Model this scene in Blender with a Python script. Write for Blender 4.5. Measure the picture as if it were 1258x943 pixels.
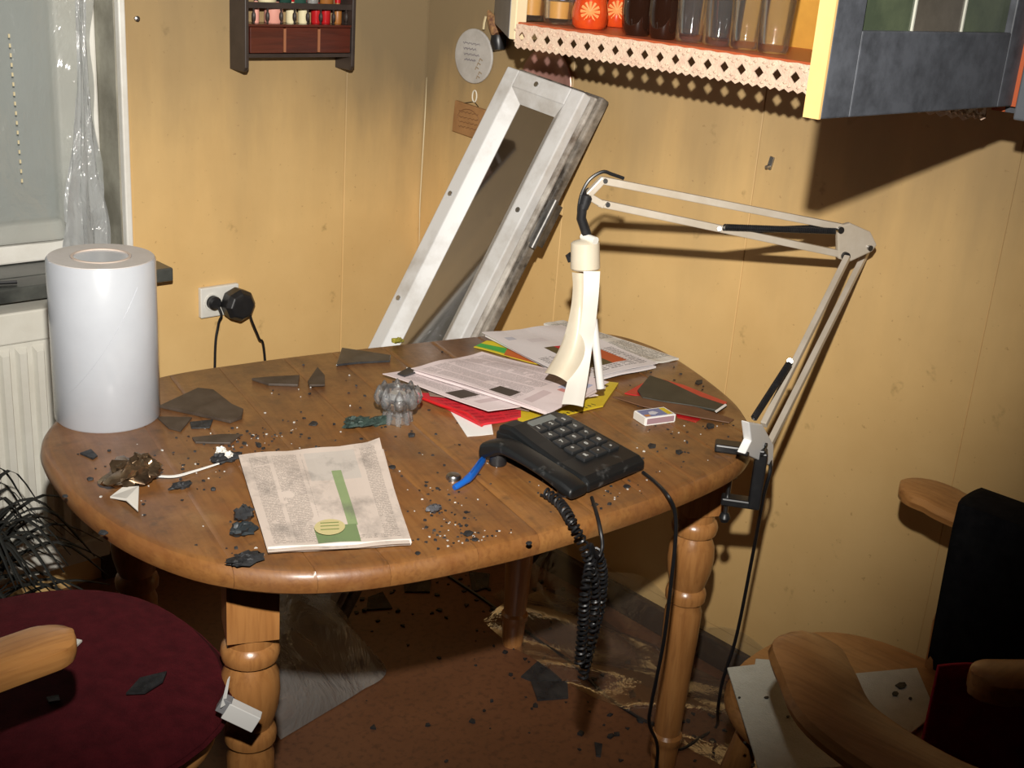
import bpy, math, random
from mathutils import Vector, Matrix
R = random.Random(7)
sc = bpy.context.scene
for o in list(bpy.data.objects): bpy.data.objects.remove(o)
COL = sc.collection

# ------------------------------------------------------------------ camera
# world: back wall is y=0, right wall is x=0, floor z=0, room at x<0, y<0
F = 1500.0
YAW, PIT, ROL = math.radians(43.8), math.radians(19.81), math.radians(4.25)
CP = Vector((-2.030, -2.521, 1.50))
fw = Vector((math.sin(YAW)*math.cos(PIT), math.cos(YAW)*math.cos(PIT), -math.sin(PIT)))
r0 = fw.cross(Vector((0, 0, 1))).normalized(); u0 = r0.cross(fw)
rt = r0*math.cos(ROL)+u0*math.sin(ROL); up = -r0*math.sin(ROL)+u0*math.cos(ROL)
cam = bpy.data.cameras.new('camera'); co = bpy.data.objects.new('camera', cam); COL.objects.link(co)
cam.sensor_width = 36; cam.lens = F/1258*36; cam.clip_start = .02
m = Matrix((rt, up, -fw)).transposed().to_4x4(); m.translation = CP; co.matrix_world = m
sc.camera = co
# ------------------------------------------------------------------ light
w = bpy.data.worlds.new('world'); sc.world = w; w.use_nodes = True
w.node_tree.nodes['Background'].inputs[0].default_value = (.80, .88, .86, 1)
w.node_tree.nodes['Background'].inputs[1].default_value = .3
fl = bpy.data.lights.new('camera_flash', 'SPOT'); flo = bpy.data.objects.new('camera_flash', fl); COL.objects.link(flo)
fl.energy = 392; fl.color = (1.0, .95, .88); fl.spot_size = math.radians(80.5); fl.spot_blend = 1.0; fl.shadow_soft_size = .018
flo.location = CP+up*.28
aim = rt*(430-629)/F-up*(235-471.5)/F+fw
flo.rotation_euler = aim.to_track_quat('-Z', 'Y').to_euler()
vs = sc.view_settings
vs.view_transform = 'Standard'; vs.look = 'None'; vs.gamma = 1; vs.use_curve_mapping = False; vs.exposure = 0.0

# ------------------------------------------------------------------ helpers
T = .74
def ray(px, py): return rt*(px-629)/F-up*(py-471.5)/F+fw
def bz(px, py, z=T): d = ray(px, py); return CP+d*((z-CP.z)/d.z)
def bx(px, py, x=0.): d = ray(px, py); return CP+d*((x-CP.x)/d.x)
def by(px, py, y=0.): d = ray(px, py); return CP+d*((y-CP.y)/d.y)
def bp(px, py, p, n): d = ray(px, py); return CP+d*((p-CP).dot(n)/d.dot(n))
V = Vector
def wm(o):
    M = o.matrix_basis.copy()
    while o.parent: o = o.parent; M = o.matrix_basis @ M
    return M
def tag(o, label=None, cat=None, group=None, kind=None):
    if label: o['label'] = label
    if cat: o['category'] = cat
    if group: o['group'] = group
    if kind: o['kind'] = kind
    return o
def thing(name, loc, label, cat, rz=0, group=None, kind=None):
    o = bpy.data.objects.new(name, None); COL.objects.link(o); o.location = loc; o.rotation_euler = (0, 0, rz)
    o.empty_display_size = .05
    return tag(o, label, cat, group, kind)
def cat_rom(pts, n=8, closed=False):
    P = [V(p) for p in pts]; out = []; L = len(P)
    for i in range(L if closed else L-1):
        if closed: a, b, c, d = P[i-1], P[i], P[(i+1) % L], P[(i+2) % L]
        else: a, b, c, d = P[max(i-1, 0)], P[i], P[i+1], P[min(i+2, L-1)]
        for k in range(n):
            t = k/n
            out.append(.5*((2*b)+(c-a)*t+(2*a-5*b+4*c-d)*t*t+(3*b-a-3*c+d)*t**3))
    if not closed: out.append(P[-1])
    return out
class MB:
    def __init__(s): s.v = []; s.f = []; s.uv = {}
    def add(s, vs, fs):
        b = len(s.v); s.v += [V(p) for p in vs]; s.f += [tuple(i+b for i in f) for f in fs]; return s
    def box(s, c, size, rot=None):
        hx, hy, hz = [a/2 for a in size]; c = V(c)
        ps = [V((x, y, z)) for z in (-hz, hz) for x, y in ((-hx, -hy), (hx, -hy), (hx, hy), (-hx, hy))]
        if rot is not None: ps = [rot @ p for p in ps]
        return s.add([c+p for p in ps], [(3, 2, 1, 0), (4, 5, 6, 7), (0, 1, 5, 4), (1, 2, 6, 5), (2, 3, 7, 6), (3, 0, 4, 7)])
    def b2(s, a, b): a, b = V(a), V(b); return s.box((a+b)/2, [abs(x) for x in (b-a)])
    def bar(s, a, b, wd, th, upv=(0, 0, 1)):
        a, b = V(a), V(b); d = (b-a); L = d.length; d.normalize(); n = V(upv)
        x = d.cross(n).normalized(); n = x.cross(d)
        return s.box((a+b)/2, (wd, L, th), Matrix((x, d, n)).transposed())
    def tube(s, path, r, n=8, cap=True, squash=None):
        P = [V(p) for p in path]; rs = r if isinstance(r, (list, tuple)) else [r]*len(P)
        t = (P[1]-P[0]).normalized(); ref = V((0, 0, 1)) if abs(t.z) < .9 else V((1, 0, 0))
        x = t.cross(ref).normalized(); rings = []
        for i, p in enumerate(P):
            tn = (P[min(i+1, len(P)-1)]-P[max(i-1, 0)]).normalized()
            x = (x-tn*x.dot(tn)).normalized(); y = tn.cross(x)
            rings.append([p+x*math.cos(2*math.pi*k/n)*rs[i]+y*math.sin(2*math.pi*k/n)*rs[i]*(squash or 1) for k in range(n)])
        vs = [q for g in rings for q in g]; fs = []
        for i in range(len(P)-1):
            for k in range(n): fs.append((i*n+k, i*n+(k+1) % n, (i+1)*n+(k+1) % n, (i+1)*n+k))
        if cap: fs += [tuple(range(n))[::-1], tuple((len(P)-1)*n+k for k in range(n))]
        return s.add(vs, fs)
    def lathe(s, prof, c=(0, 0, 0), n=24, close=False):
        c = V(c); vs = []; fs = []; m_ = len(prof)
        for r, z in prof:
            for k in range(n): a = 2*math.pi*k/n; vs.append(c+V((r*math.cos(a), r*math.sin(a), z)))
        for i in range(m_-1 if not close else m_):
            j = (i+1) % m_
            for k in range(n): fs.append((i*n+k, i*n+(k+1) % n, j*n+(k+1) % n, j*n+k))
        if not close:
            if prof[0][0] > 1e-5: fs.append(tuple(range(n))[::-1])
            if prof[-1][0] > 1e-5: fs.append(tuple((m_-1)*n+k for k in range(n)))
        return s.add(vs, fs)
    def prism(s, poly, d):
        P = [V(p) for p in poly]; d = V(d); n = len(P)
        nr = V((0, 0, 0))
        for i in range(n): nr += (P[i]-P[0]).cross(P[(i+1) % n]-P[0])
        if nr.dot(d) < 0: P = P[::-1]
        return s.add(P+[p+d for p in P], [tuple(range(n))[::-1], tuple(range(n, 2*n))]+[(i, (i+1) % n, n+(i+1) % n, n+i) for i in range(n)])
    def grid(s, fn, nu, nv, thick=0., nrm=None):
        """surface fn(u,v); uv kept; optional thickness downwards"""
        b = len(s.v); vs = [V(fn(i/nu, j/nv)) for j in range(nv+1) for i in range(nu+1)]
        fs = [(j*(nu+1)+i, j*(nu+1)+i+1, (j+1)*(nu+1)+i+1, (j+1)*(nu+1)+i) for j in range(nv) for i in range(nu)]
        for j in range(nv+1):
            for i in range(nu+1): s.uv[b+j*(nu+1)+i] = (i/nu, j/nv)
        N = len(vs)
        if thick:
            dn = V(nrm)*thick if nrm is not None else V((0, 0, -thick))
            for k in range(N): s.uv[b+N+k] = (-1, -1)
            vs = vs+[p+dn for p in vs]; fs = fs+[tuple(i+N for i in f[::-1]) for f in fs]
            rim = [i for i in range(nu+1)]+[j*(nu+1)+nu for j in range(1, nv+1)]+[nv*(nu+1)+i for i in range(nu-1, -1, -1)]+[j*(nu+1) for j in range(nv-1, 0, -1)]
            fs += [(rim[(k+1) % len(rim)], rim[k], rim[k]+N, rim[(k+1) % len(rim)]+N) for k in range(len(rim))]
        return s.add(vs, fs)
    def build(s, name, mat, parent=None, local=False, smooth=False, bevel=0, seg=2, origin=None, solid=0, label=None, cat=None, group=None, kind=None, sub=0):
        vs = s.v
        if parent is not None and not local: M = wm(parent).inverted(); vs = [M @ p for p in vs]
        org = None
        if parent is None and not local:
            org = V(origin) if origin is not None else V(((min(p.x for p in vs)+max(p.x for p in vs))/2, (min(p.y for p in vs)+max(p.y for p in vs))/2, min(p.z for p in vs)))
            vs = [p-org for p in vs]
        me = bpy.data.meshes.new(name); me.from_pydata([tuple(p) for p in vs], [], s.f)
        if s.uv:
            l = me.uv_layers.new(name='UVMap')
            for lp in me.loops: l.data[lp.index].uv = s.uv.get(lp.vertex_index, (-1, -1))
        if smooth:
            me.polygons.foreach_set('use_smooth', [True]*len(me.polygons))
            try: me.set_sharp_from_angle(angle=math.radians(38))
            except Exception: pass
        me.materials.append(mat); me.update()
        o = bpy.data.objects.new(name, me); COL.objects.link(o)
        if org is not None: o.location = org
        if parent is not None: o.parent = parent
        if bevel: b = o.modifiers.new('bevel', 'BEVEL'); b.width = bevel; b.segments = seg; b.limit_method = 'ANGLE'; b.angle_limit = math.radians(40)
        if solid: b = o.modifiers.new('solid', 'SOLIDIFY'); b.thickness = solid; b.offset = 0
        if sub: b = o.modifiers.new('sub', 'SUBSURF'); b.levels = sub; b.render_levels = sub
        return tag(o, label, cat, group, kind)
def copy_obj(o, parent, M=None, rename=None):
    c = o.copy(); COL.objects.link(c); c.parent = parent
    if M is not None: c.matrix_basis = M
    return c

# ------------------------------------------------------------------ materials
class NT:
    def __init__(s, name):
        s.m = bpy.data.materials.new(name); s.m.use_nodes = True; s.t = s.m.node_tree; s.n = s.t.nodes
        s.p = s.n['Principled BSDF']; s.out = s.n['Material Output']
    def new(s, ty, **kw):
        n = s.n.new(ty)
        for k, v in kw.items(): setattr(n, k, v)
        return n
    def link(s, a, b): s.t.links.new(a, b)
    def coord(s, scale=(1, 1, 1), kind='Object', rot=(0, 0, 0), loc=(0, 0, 0)):
        c = s.new('ShaderNodeTexCoord'); mp = s.new('ShaderNodeMapping')
        mp.inputs['Scale'].default_value = scale; mp.inputs['Rotation'].default_value = rot; mp.inputs['Location'].default_value = loc
        s.link(c.outputs[kind], mp.inputs['Vector']); return mp.outputs['Vector']
    def world(s, scale=(1, 1, 1)):
        g = s.new('ShaderNodeNewGeometry'); mp = s.new('ShaderNodeMapping'); mp.inputs['Scale'].default_value = scale
        s.link(g.outputs['Position'], mp.inputs['Vector']); return mp.outputs['Vector']
    def noise(s, vec, scale=5, detail=4, rough=.55, dist=0):
        n = s.new('ShaderNodeTexNoise'); n.inputs['Scale'].default_value = scale; n.inputs['Detail'].default_value = detail
        n.inputs['Roughness'].default_value = rough; n.inputs['Distortion'].default_value = dist
        if vec is not None: s.link(vec, n.inputs['Vector'])
        return n.outputs['Fac']
    def ramp(s, fac, stops):
        r = s.new('ShaderNodeValToRGB'); e = r.color_ramp.elements
        while len(e) < len(stops): e.new(.5)
        for i, (p, c) in enumerate(stops):
            e[i].position = p; e[i].color = (c, c, c, 1) if isinstance(c, (int, float)) else (*c, 1)
        s.link(fac, r.inputs[0]); return r.outputs[0]
    def math(s, op, a, b=None, c=None):
        n = s.new('ShaderNodeMath', operation=op)
        for i, x in enumerate((a, b, c)):
            if x is None: continue
            if isinstance(x, (int, float)): n.inputs[i].default_value = x
            else: s.link(x, n.inputs[i])
        return n.outputs[0]
    def mix(s, fac, a, b, mode='MIX'):
        n = s.new('ShaderNodeMix', data_type='RGBA', blend_type=mode)
        for sock, x in ((n.inputs['Factor'], fac), (n.inputs[6], a), (n.inputs[7], b)):
            if isinstance(x, (int, float)): sock.default_value = x if sock.type == 'VALUE' else (x, x, x, 1)
            elif isinstance(x, tuple): sock.default_value = (*x, 1)
            else: s.link(x, sock)
        return n.outputs[2]
    def base(s, c):
        if isinstance(c, tuple): s.p.inputs['Base Color'].default_value = (*c, 1)
        else: s.link(c, s.p.inputs['Base Color'])
    def bump(s, h, strength=.3, dist=.01):
        b = s.new('ShaderNodeBump'); b.inputs['Strength'].default_value = strength; b.inputs['Distance'].default_value = dist
        s.link(h, b.inputs['Height']); s.link(b.outputs[0], s.p.inputs['Normal'])
def srgb(r, g, b): return tuple(((c/255)/12.92 if c/255 <= .04045 else ((c/255+.055)/1.055)**2.4) for c in (r, g, b))
def plain(name, col, rough=.5, metal=0, col2=None, sc_=8, lo=.35, hi=.65, bump=0, bsc=60, spec=.5, sheen=0, **kw):
    t = NT(name); p = t.p; p.inputs['Roughness'].default_value = rough; p.inputs['Metallic'].default_value = metal
    p.inputs['Specular IOR Level'].default_value = spec
    v = t.coord()
    if col2 is not None: t.base(t.mix(t.ramp(t.noise(v, sc_, 6, .65), [(lo, 0.), (hi, 1.)]), col, col2))
    else: t.base(col)
    if bump: t.bump(t.noise(v, bsc, 4), bump, .004)
    if sheen: p.inputs['Sheen Weight'].default_value = sheen
    for k, x in kw.items(): p.inputs[k.replace('_', ' ')].default_value = x
    return t.m
def wood(name, c1, c2, c3, axis='y', rough=.35, dirt=0., scale=1., coat=.2, rnd=.25, knots=True):
    t = NT(name); st = {'x': (1.3, 16, 16), 'y': (16, 1.3, 16), 'z': (16, 16, 1.3)}[axis]
    v = t.coord(tuple(a*scale for a in st)); info = t.new('ShaderNodeObjectInfo')
    vo = t.new('ShaderNodeVectorMath', operation='ADD'); cmb = t.new('ShaderNodeCombineXYZ')
    k = t.math('MULTIPLY', info.outputs['Random'], 37.)
    for i in range(3): t.link(k, cmb.inputs[i])
    t.link(v, vo.inputs[0]); t.link(cmb.outputs[0], vo.inputs[1])
    g = t.noise(vo.outputs[0], 1.6, 6, .6, 1.2); g2 = t.noise(vo.outputs[0], 9, 3, .5, .4)
    col = t.mix(t.ramp(g, [(.3, 0.), (.7, 1.)]), c1, c2)
    col = t.mix(t.math('MULTIPLY', t.ramp(g2, [(.45, 0.), (.75, 1.)]), .55), col, c3)
    col = t.mix(t.math('MULTIPLY', info.outputs['Random'], rnd), col, c3)
    if dirt:
        d = t.noise(t.world(), 7, 8, .7); d2 = t.noise(t.world(), 38, 4, .6)
        f = t.math('MULTIPLY', t.math('ADD', t.math('ADD', t.math('MULTIPLY', t.ramp(d, [(.42, 0.), (.72, 1.)]), .60), t.math('MULTIPLY', t.ramp(d2, [(.56, 0.), (.72, 1.)]), .40)), .22), dirt)
        # soot settled only on faces that look up
        gn = t.new('ShaderNodeNewGeometry'); sn = t.new('ShaderNodeSeparateXYZ'); t.link(gn.outputs['True Normal'], sn.inputs[0])
        f = t.math('MULTIPLY', f, t.ramp(sn.outputs[2], [(.80, .12), (.97, 1.)]))
        if name == 'pine_top':
            pw = t.noise(t.world((1, 1, 1)), 5.5, 5, .6, .6)
            col = t.mix(t.math('MULTIPLY', t.ramp(pw, [(.50, 0.), (.66, 1.)]), .5), col, (.17, .058, .018))
            pw2 = t.noise(t.world((1.3, 1, 1)), 4.1, 5, .6, .4)
            col = t.mix(t.math('MULTIPLY', t.ramp(pw2, [(.55, 0.), (.68, 1.)]), .6), col, (.30, .17, .065))
        col = t.mix(f, col, (.058, .033, .016))
        rr = t.math('ADD', t.math('MULTIPLY', t.ramp(d, [(.35, 0.), (.65, 1.)]), .3), rough); t.link(rr, t.p.inputs['Roughness'])
    else: t.p.inputs['Roughness'].default_value = rough
    t.base(col); t.p.inputs['Coat Weight'].default_value = coat; t.p.inputs['Coat Roughness'].default_value = .25
    t.bump(g2, .12, .003)
    return t.m
def film(name, col, opacity, rough=.12, trans=.4, bump=.5, bsc=14, refl=1.3):
    """thin plastic film: clear share + milky share + gloss"""
    t = NT(name); t.n.remove(t.p)
    tr = t.new('ShaderNodeBsdfTransparent'); tr.inputs[0].default_value = (.93, .94, .94, 1)
    df = t.new('ShaderNodeBsdfDiffuse'); df.inputs[0].default_value = (*col, 1)
    tl = t.new('ShaderNodeBsdfTranslucent'); tl.inputs[0].default_value = (*col, 1)
    gl = t.new('ShaderNodeBsdfGlossy'); gl.inputs['Roughness'].default_value = rough; gl.inputs[0].default_value = (1, 1, 1, 1)
    h = t.noise(t.coord((1, 1, .5)), bsc, 5, .6, .8)
    b = t.new('ShaderNodeBump'); b.inputs['Strength'].default_value = bump; b.inputs['Distance'].default_value = .02; t.link(h, b.inputs['Height'])
    for x in (df, tl, gl): t.link(b.outputs[0], x.inputs['Normal'])
    m1 = t.new('ShaderNodeMixShader'); m1.inputs[0].default_value = trans; t.link(df.outputs[0], m1.inputs[1]); t.link(tl.outputs[0], m1.inputs[2])
    m2 = t.new('ShaderNodeMixShader'); m2.inputs[0].default_value = opacity; t.link(tr.outputs[0], m2.inputs[1]); t.link(m1.outputs[0], m2.inputs[2])
    fr = t.new('ShaderNodeFresnel'); fr.inputs[0].default_value = 1.5; t.link(b.outputs[0], fr.inputs['Normal'])
    m3 = t.new('ShaderNodeMixShader'); t.link(t.math('MULTIPLY', fr.outputs[0], refl), m3.inputs[0]); t.link(m2.outputs[0], m3.inputs[1]); t.link(gl.outputs[0], m3.inputs[2])
    t.link(m3.outputs[0], t.out.inputs[0]); return t.m
def pane_glass(name, tint=(.9, .93, .92), rough=.02, soot=.25, scol=(.1, .08, .06), refl=1.5):  # soot: diffuse share; on the leaning sash it doubles as a dark reflection
    t = NT(name); t.n.remove(t.p)
    tr = t.new('ShaderNodeBsdfTransparent'); tr.inputs[0].default_value = (*tint, 1)
    gl = t.new('ShaderNodeBsdfGlossy'); gl.inputs['Roughness'].default_value = rough
    df = t.new('ShaderNodeBsdfDiffuse'); df.inputs[0].default_value = (*scol, 1)
    fr = t.new('ShaderNodeFresnel'); fr.inputs[0].default_value = 1.55
    m1 = t.new('ShaderNodeMixShader'); t.link(t.math('MULTIPLY', t.ramp(t.noise(t.coord(), 6, 7, .7), [(.3, .3), (.75, 1.)]), soot), m1.inputs[0]); t.link(tr.outputs[0], m1.inputs[1]); t.link(df.outputs[0], m1.inputs[2])
    m2 = t.new('ShaderNodeMixShader'); t.link(t.math('MULTIPLY', fr.outputs[0], refl), m2.inputs[0]); t.link(m1.outputs[0], m2.inputs[1]); t.link(gl.outputs[0], m2.inputs[2])
    t.link(m2.outputs[0], t.out.inputs[0]); return t.m
def clear_glass(name, col=(1, 1, 1), rough=.02, ior=1.48):
    t = NT(name); t.p.inputs['Transmission Weight'].default_value = 1; t.p.inputs['Roughness'].default_value = rough
    t.p.inputs['IOR'].default_value = ior; t.base(col); return t.m
def newsprint(name, base=(.75, .68, .64), cols=5, lines=46, blocks=(), ink=.22, dirt=.5, flip=False, lo=.06, hi=.95):
    """blocks: (u0,v0,u1,v1,color or None for bare paper)"""
    t = NT(name); c = t.new('ShaderNodeTexCoord'); sp = t.new('ShaderNodeSeparateXYZ'); t.link(c.outputs['UV'], sp.inputs[0])
    u, v = sp.outputs[0], sp.outputs[1]
    if flip: u, v = v, u
    def rect(a, b, cc, d):
        f = t.math('MULTIPLY', t.math('GREATER_THAN', u, a), t.math('LESS_THAN', u, cc))
        return t.math('MULTIPLY', f, t.math('MULTIPLY', t.math('GREATER_THAN', v, b), t.math('LESS_THAN', v, d)))
    cu = t.math('FRACT', t.math('MULTIPLY', u, cols)); lv = t.math('FRACT', t.math('MULTIPLY', v, lines))
    colm = t.math('MULTIPLY', t.math('GREATER_THAN', cu, .07), t.math('LESS_THAN', cu, .93))
    lm = t.math('GREATER_THAN', lv, .45)
    mp = t.new('ShaderNodeMapping'); mp.inputs['Scale'].default_value = (110, lines, 1) if not flip else (lines, 110, 1)
    t.link(c.outputs['UV'], mp.inputs[0]); wd = t.noise(mp.outputs[0], 1.0, 1)
    wm_ = t.math('GREATER_THAN', wd, .43)
    par = t.noise(t.coord((4, 9, 1), 'UV'), 1.6, 1); pm_ = t.math('GREATER_THAN', par, .36)
    f = t.math('MULTIPLY', t.math('MULTIPLY', colm, lm), t.math('MULTIPLY', wm_, pm_))
    f = t.math('MULTIPLY', f, rect(lo, lo, hi, hi)); f = t.math('MULTIPLY', f, 1-ink)
    col = t.mix(f, base, tuple(x*.16 for x in base))
    for (a, b, cc, d, bc) in blocks:
        if bc is None: bc = base
        col = t.mix(rect(a, b, cc, d), col, bc)
    if dirt:
        dn = t.noise(t.coord((1, 1, 1), 'UV', loc=(R.random()*9, 3, 0)), 2.6, 7, .65)
        col = t.mix(t.math('MULTIPLY', t.ramp(dn, [(.5, 0.), (.75, 1.)]), dirt), col, (.12, .11, .10))
    t.base(col); t.p.inputs['Roughness'].default_value = .75; t.p.inputs['Specular IOR Level'].default_value = .25
    return t.m

PINE = wood('pine_top', (.34, .158, .045), (.25, .100, .026), (.13, .046, .013), 'y', .30, .85, 1., .35, .45)
PINE_Z = wood('pine_turned', (.47, .22, .07), (.36, .15, .042), (.22, .085, .025), 'z', .3, 0, 1., .4, .1)
PINE_Y = wood('pine_chair', (.56, .27, .085), (.44, .19, .05), (.24, .09, .025), 'y', .32, .25, 1., .3, .1)
PINE_X = wood('pine_arm', (.54, .26, .085), (.42, .18, .05), (.24, .09, .026), 'x', .32, .25, 1., .3, .1)
CEIL = wood('ceiling_boards', (.42, .24, .10), (.32, .17, .07), (.2, .1, .04), 'y', .5, 0, .5, 0, .2)
DARKRED = wood('mahogany_stain', (.11, .022, .011), (.065, .013, .008), (.035, .008, .005), 'x', .28, 0, 1., .4, .1)
DARKWOOD = plain('dark_stained_wood', (.028, .020, .017), .42, col2=(.05, .036, .03), sc_=12)
WARMWOOD = plain('warm_inner_wood', (.38, .15, .03), .45, col2=(.28, .10, .02), sc_=10)
WHITE = plain('white_paint', (.74, .73, .68), .38, col2=(.62, .60, .54), sc_=9)
SASHW = plain('sash_paint', (.60, .60, .59), .35, col2=(.36, .33, .29), sc_=8, lo=.48, hi=.8)
SASHOUT = plain('charred_sash_edge', (.30, .265, .22), .6, col2=(.035, .028, .022), sc_=14, lo=.35, hi=.62)
SASHDIRTY = plain('sooty_sash_paint', (.50, .47, .42), .5, col2=(.13, .10, .075), sc_=13, lo=.38, hi=.68)
PEEL = plain('bare_paper_edge', (.66, .56, .36), .7)
REVEAL = plain('sooty_white_plaster', (.42, .41, .34), .6, col2=(.2, .19, .15), sc_=5)
RADW = plain('radiator_enamel', (.66, .65, .58), .35, col2=(.56, .54, .47), sc_=6)
SILL = plain('dark_stone_sill', (.03, .032, .03), .3, col2=(.09, .095, .085), sc_=9)
BLACK = plain('black_plastic', (.012, .012, .013), .38, col2=(.03, .03, .03), sc_=30, lo=.5, hi=.8)
DUSTBLACK = plain('dusty_black_plastic', (.0065, .0075, .008), .45, col2=(.13, .13, .125), sc_=26, lo=.62, hi=.85)
CABLE = plain('black_cable', (.009, .009, .010), .4)
METAL = plain('dull_steel', (.5, .5, .5), .32, 1, col2=(.3, .3, .3), sc_=30)
LAMPW = plain('cream_lamp_enamel', (.47, .42, .35), .32, col2=(.40, .345, .27), sc_=14)
LAMPHEAD = plain('cream_melted_plastic', (.60, .54, .43), .3, col2=(.54, .47, .35), sc_=10)
CHAR = plain('charred_flake', (.008, .008, .009), .6, col2=(.028, .029, .031), sc_=60, bump=.6, bsc=120)
SHARD = plain('sooty_brown_shard', (.040, .028, .020), .5, col2=(.07, .052, .039), sc_=24, spec=.3)
SHARDK = plain('black_glass_shard', (.018, .019, .022), .15, col2=(.05, .05, .05), sc_=18)
GREENLUMP = plain('burnt_green_wax', (.014, .028, .024), .6, col2=(.035, .06, .048), sc_=50, bump=.8, bsc=90)
REDFAB = plain('dark_red_fabric', (.085, .008, .012), .9, col2=(.055, .005, .008), sc_=40, bump=.4, bsc=400, spec=.15)
REDTEX = plain('red_textile', (.42, .016, .045), .9, col2=(.32, .012, .034), sc_=30, bump=.4, bsc=300, spec=.15)
BLACKFAB = plain('black_wool', (.006, .006, .007), .95, col2=(.012, .012, .013), sc_=40, spec=.1)
CREAM = plain('cream_paper', (.72, .64, .40), .6)
PINK = plain('pink_paper', (.70, .32, .25), .55)
REDP = plain('red_gloss', (.50, .012, .016), .3, col2=(.38, .010, .012), sc_=14)
BLUEP = plain('blue_plastic', (.010, .10, .42), .28)
YELLOW = plain('yellow_cover', (.62, .48, .025), .4, col2=(.5, .36, .02), sc_=9)
GREENP = plain('green_cover', (.05, .32, .06), .45)
COPPER = plain('tarnished_copper', (.46, .25, .21), .4, .25, col2=(.34, .17, .14), sc_=9)
CERAMIC = plain('greyed_ceramic', (.50, .48, .45), .5, col2=(.38, .36, .33), sc_=16)
PORC = plain('white_porcelain', (.70, .68, .62), .2)
FOIL = plain('brown_foil', (.32, .22, .13), .2, .85, col2=(.10, .065, .04), sc_=22)
GREYDOOR = plain('sooty_grey_paint', (.078, .084, .098), .55, col2=(.038, .041, .048), sc_=26, lo=.4, hi=.7)
EDGEY = plain('cream_door_edge', (.66, .44, .17), .5, col2=(.58, .37, .14), sc_=6)
INNERY = plain('yellow_cupboard_back', (.66, .34, .055), .5, col2=(.52, .25, .04), sc_=6)
SHELFO = plain('orange_shelf_edge', (.46, .10, .035), .4)
LACE = plain('cream_crochet', (.74, .58, .43), .9, col2=(.64, .44, .33), sc_=60, bump=.5, bsc=300)
ROLLM = plain('wound_clear_film', (.40, .42, .45), .24, col2=(.35, .365, .395), sc_=3, Coat_Weight=.5, Coat_Roughness=.12)
ROLLEND = plain('wound_film_end', (.46, .43, .41), .4, col2=(.40, .37, .34), sc_=20)
CARD = plain('cardboard_core', (.45, .37, .31), .7)
WHITEP = plain('white_paper', (.78, .77, .74), .55)
LEAF = plain('scorched_leaf', (.004, .005, .004), .85, col2=(.009, .010, .007), sc_=20)
BOXPURP = plain('matchbox_side', (.32, .20, .22), .7)
TOWEL = plain('speckled_pale_cloth', (.70, .69, .59), .9, col2=(.62, .61, .51), sc_=40, bump=.5, bsc=300, spec=.15)
FLOORM = None
def wall_mat():
    t = NT('ochre_wallpaper'); g = t.new('ShaderNodeNewGeometry'); sp = t.new('ShaderNodeSeparateXYZ'); t.link(g.outputs['Position'], sp.inputs[0])
    col = t.mix(t.ramp(t.noise(t.world(), 3, 6, .6), [(.35, 0.), (.7, 1.)]), (.70, .47, .20), (.62, .40, .16))
    # faint printed sprigs
    vo = t.new('ShaderNodeTexVoronoi'); vo.inputs['Scale'].default_value = 9; vo.inputs['Randomness'].default_value = .8
    wv = t.new('ShaderNodeVectorMath', operation='ADD'); nz = t.new('ShaderNodeTexNoise'); nz.inputs['Scale'].default_value = 45; t.link(t.world(), nz.inputs['Vector'])
    sc2 = t.new('ShaderNodeVectorMath', operation='SCALE'); sc2.inputs['Scale'].default_value = .035; t.link(nz.outputs['Color'], sc2.inputs[0])
    t.link(t.world((1, 1, .62)), wv.inputs[0]); t.link(sc2.outputs[0], wv.inputs[1]); t.link(wv.outputs[0], vo.inputs['Vector'])
    spot = t.math('MULTIPLY', t.ramp(vo.outputs['Distance'], [(.07, 1.), (.13, 0.)]), t.ramp(t.noise(t.world(), 60, 3), [(.46, 0.), (.66, .5)]))
    col = t.mix(spot, col, (.27, .17, .055))
    dsp = t.math('MULTIPLY', t.ramp(t.noise(t.world(), 95, 2), [(.70, 0.), (.76, 1.)]), .45)
    col = t.mix(dsp, col, (.30, .15, .045))
    # soot film left by the fire, thick near the ceiling and in the corner
    zz = t.math('ADD', sp.outputs[2], t.math('MULTIPLY', t.math('SUBTRACT', t.noise(t.world((3, 3, .6)), 1.7, 5, .6), .5), .55))
    soot = t.math('MULTIPLY', t.ramp(t.math('DIVIDE', zz, 2.), [(.40, 0.), (.50, .22), (.58, .54), (.68, .74), (1., .92)]), 1.)
    dcr = t.math('ADD', sp.outputs[0], sp.outputs[1])
    corner = t.math('MULTIPLY', t.ramp(t.math('MULTIPLY', dcr, -1.), [(0.03, 1.), (.36, 0.)]), t.ramp(t.math('DIVIDE', zz, 2.), [(.40, 0.), (.58, .42)]))
    col = t.mix(t.math('MINIMUM', t.math('ADD', soot, corner), .9), col, (.19, .145, .085))
    t.base(col); t.p.inputs['Roughness'].default_value = .48; t.p.inputs['Specular IOR Level'].default_value = .4
    t.bump(t.noise(t.world(), 90, 3), .06, .004)
    return t.m
WALL = wall_mat()
def floor_mat():
    t = NT('brown_cork_floor'); v = t.world()
    col = t.mix(t.ramp(t.noise(v, 4, 7, .65), [(.35, 0.), (.7, 1.)]), (.165, .068, .030), (.12, .048, .021))
    col = t.mix(t.math('MULTIPLY', t.ramp(t.noise(v, 70, 3), [(.5, 0.), (.7, 1.)]), .6), col, (.06, .026, .014))
    t.base(col); t.p.inputs['Roughness'].default_value = .5; return t.m
FLOORM = floor_mat()

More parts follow.
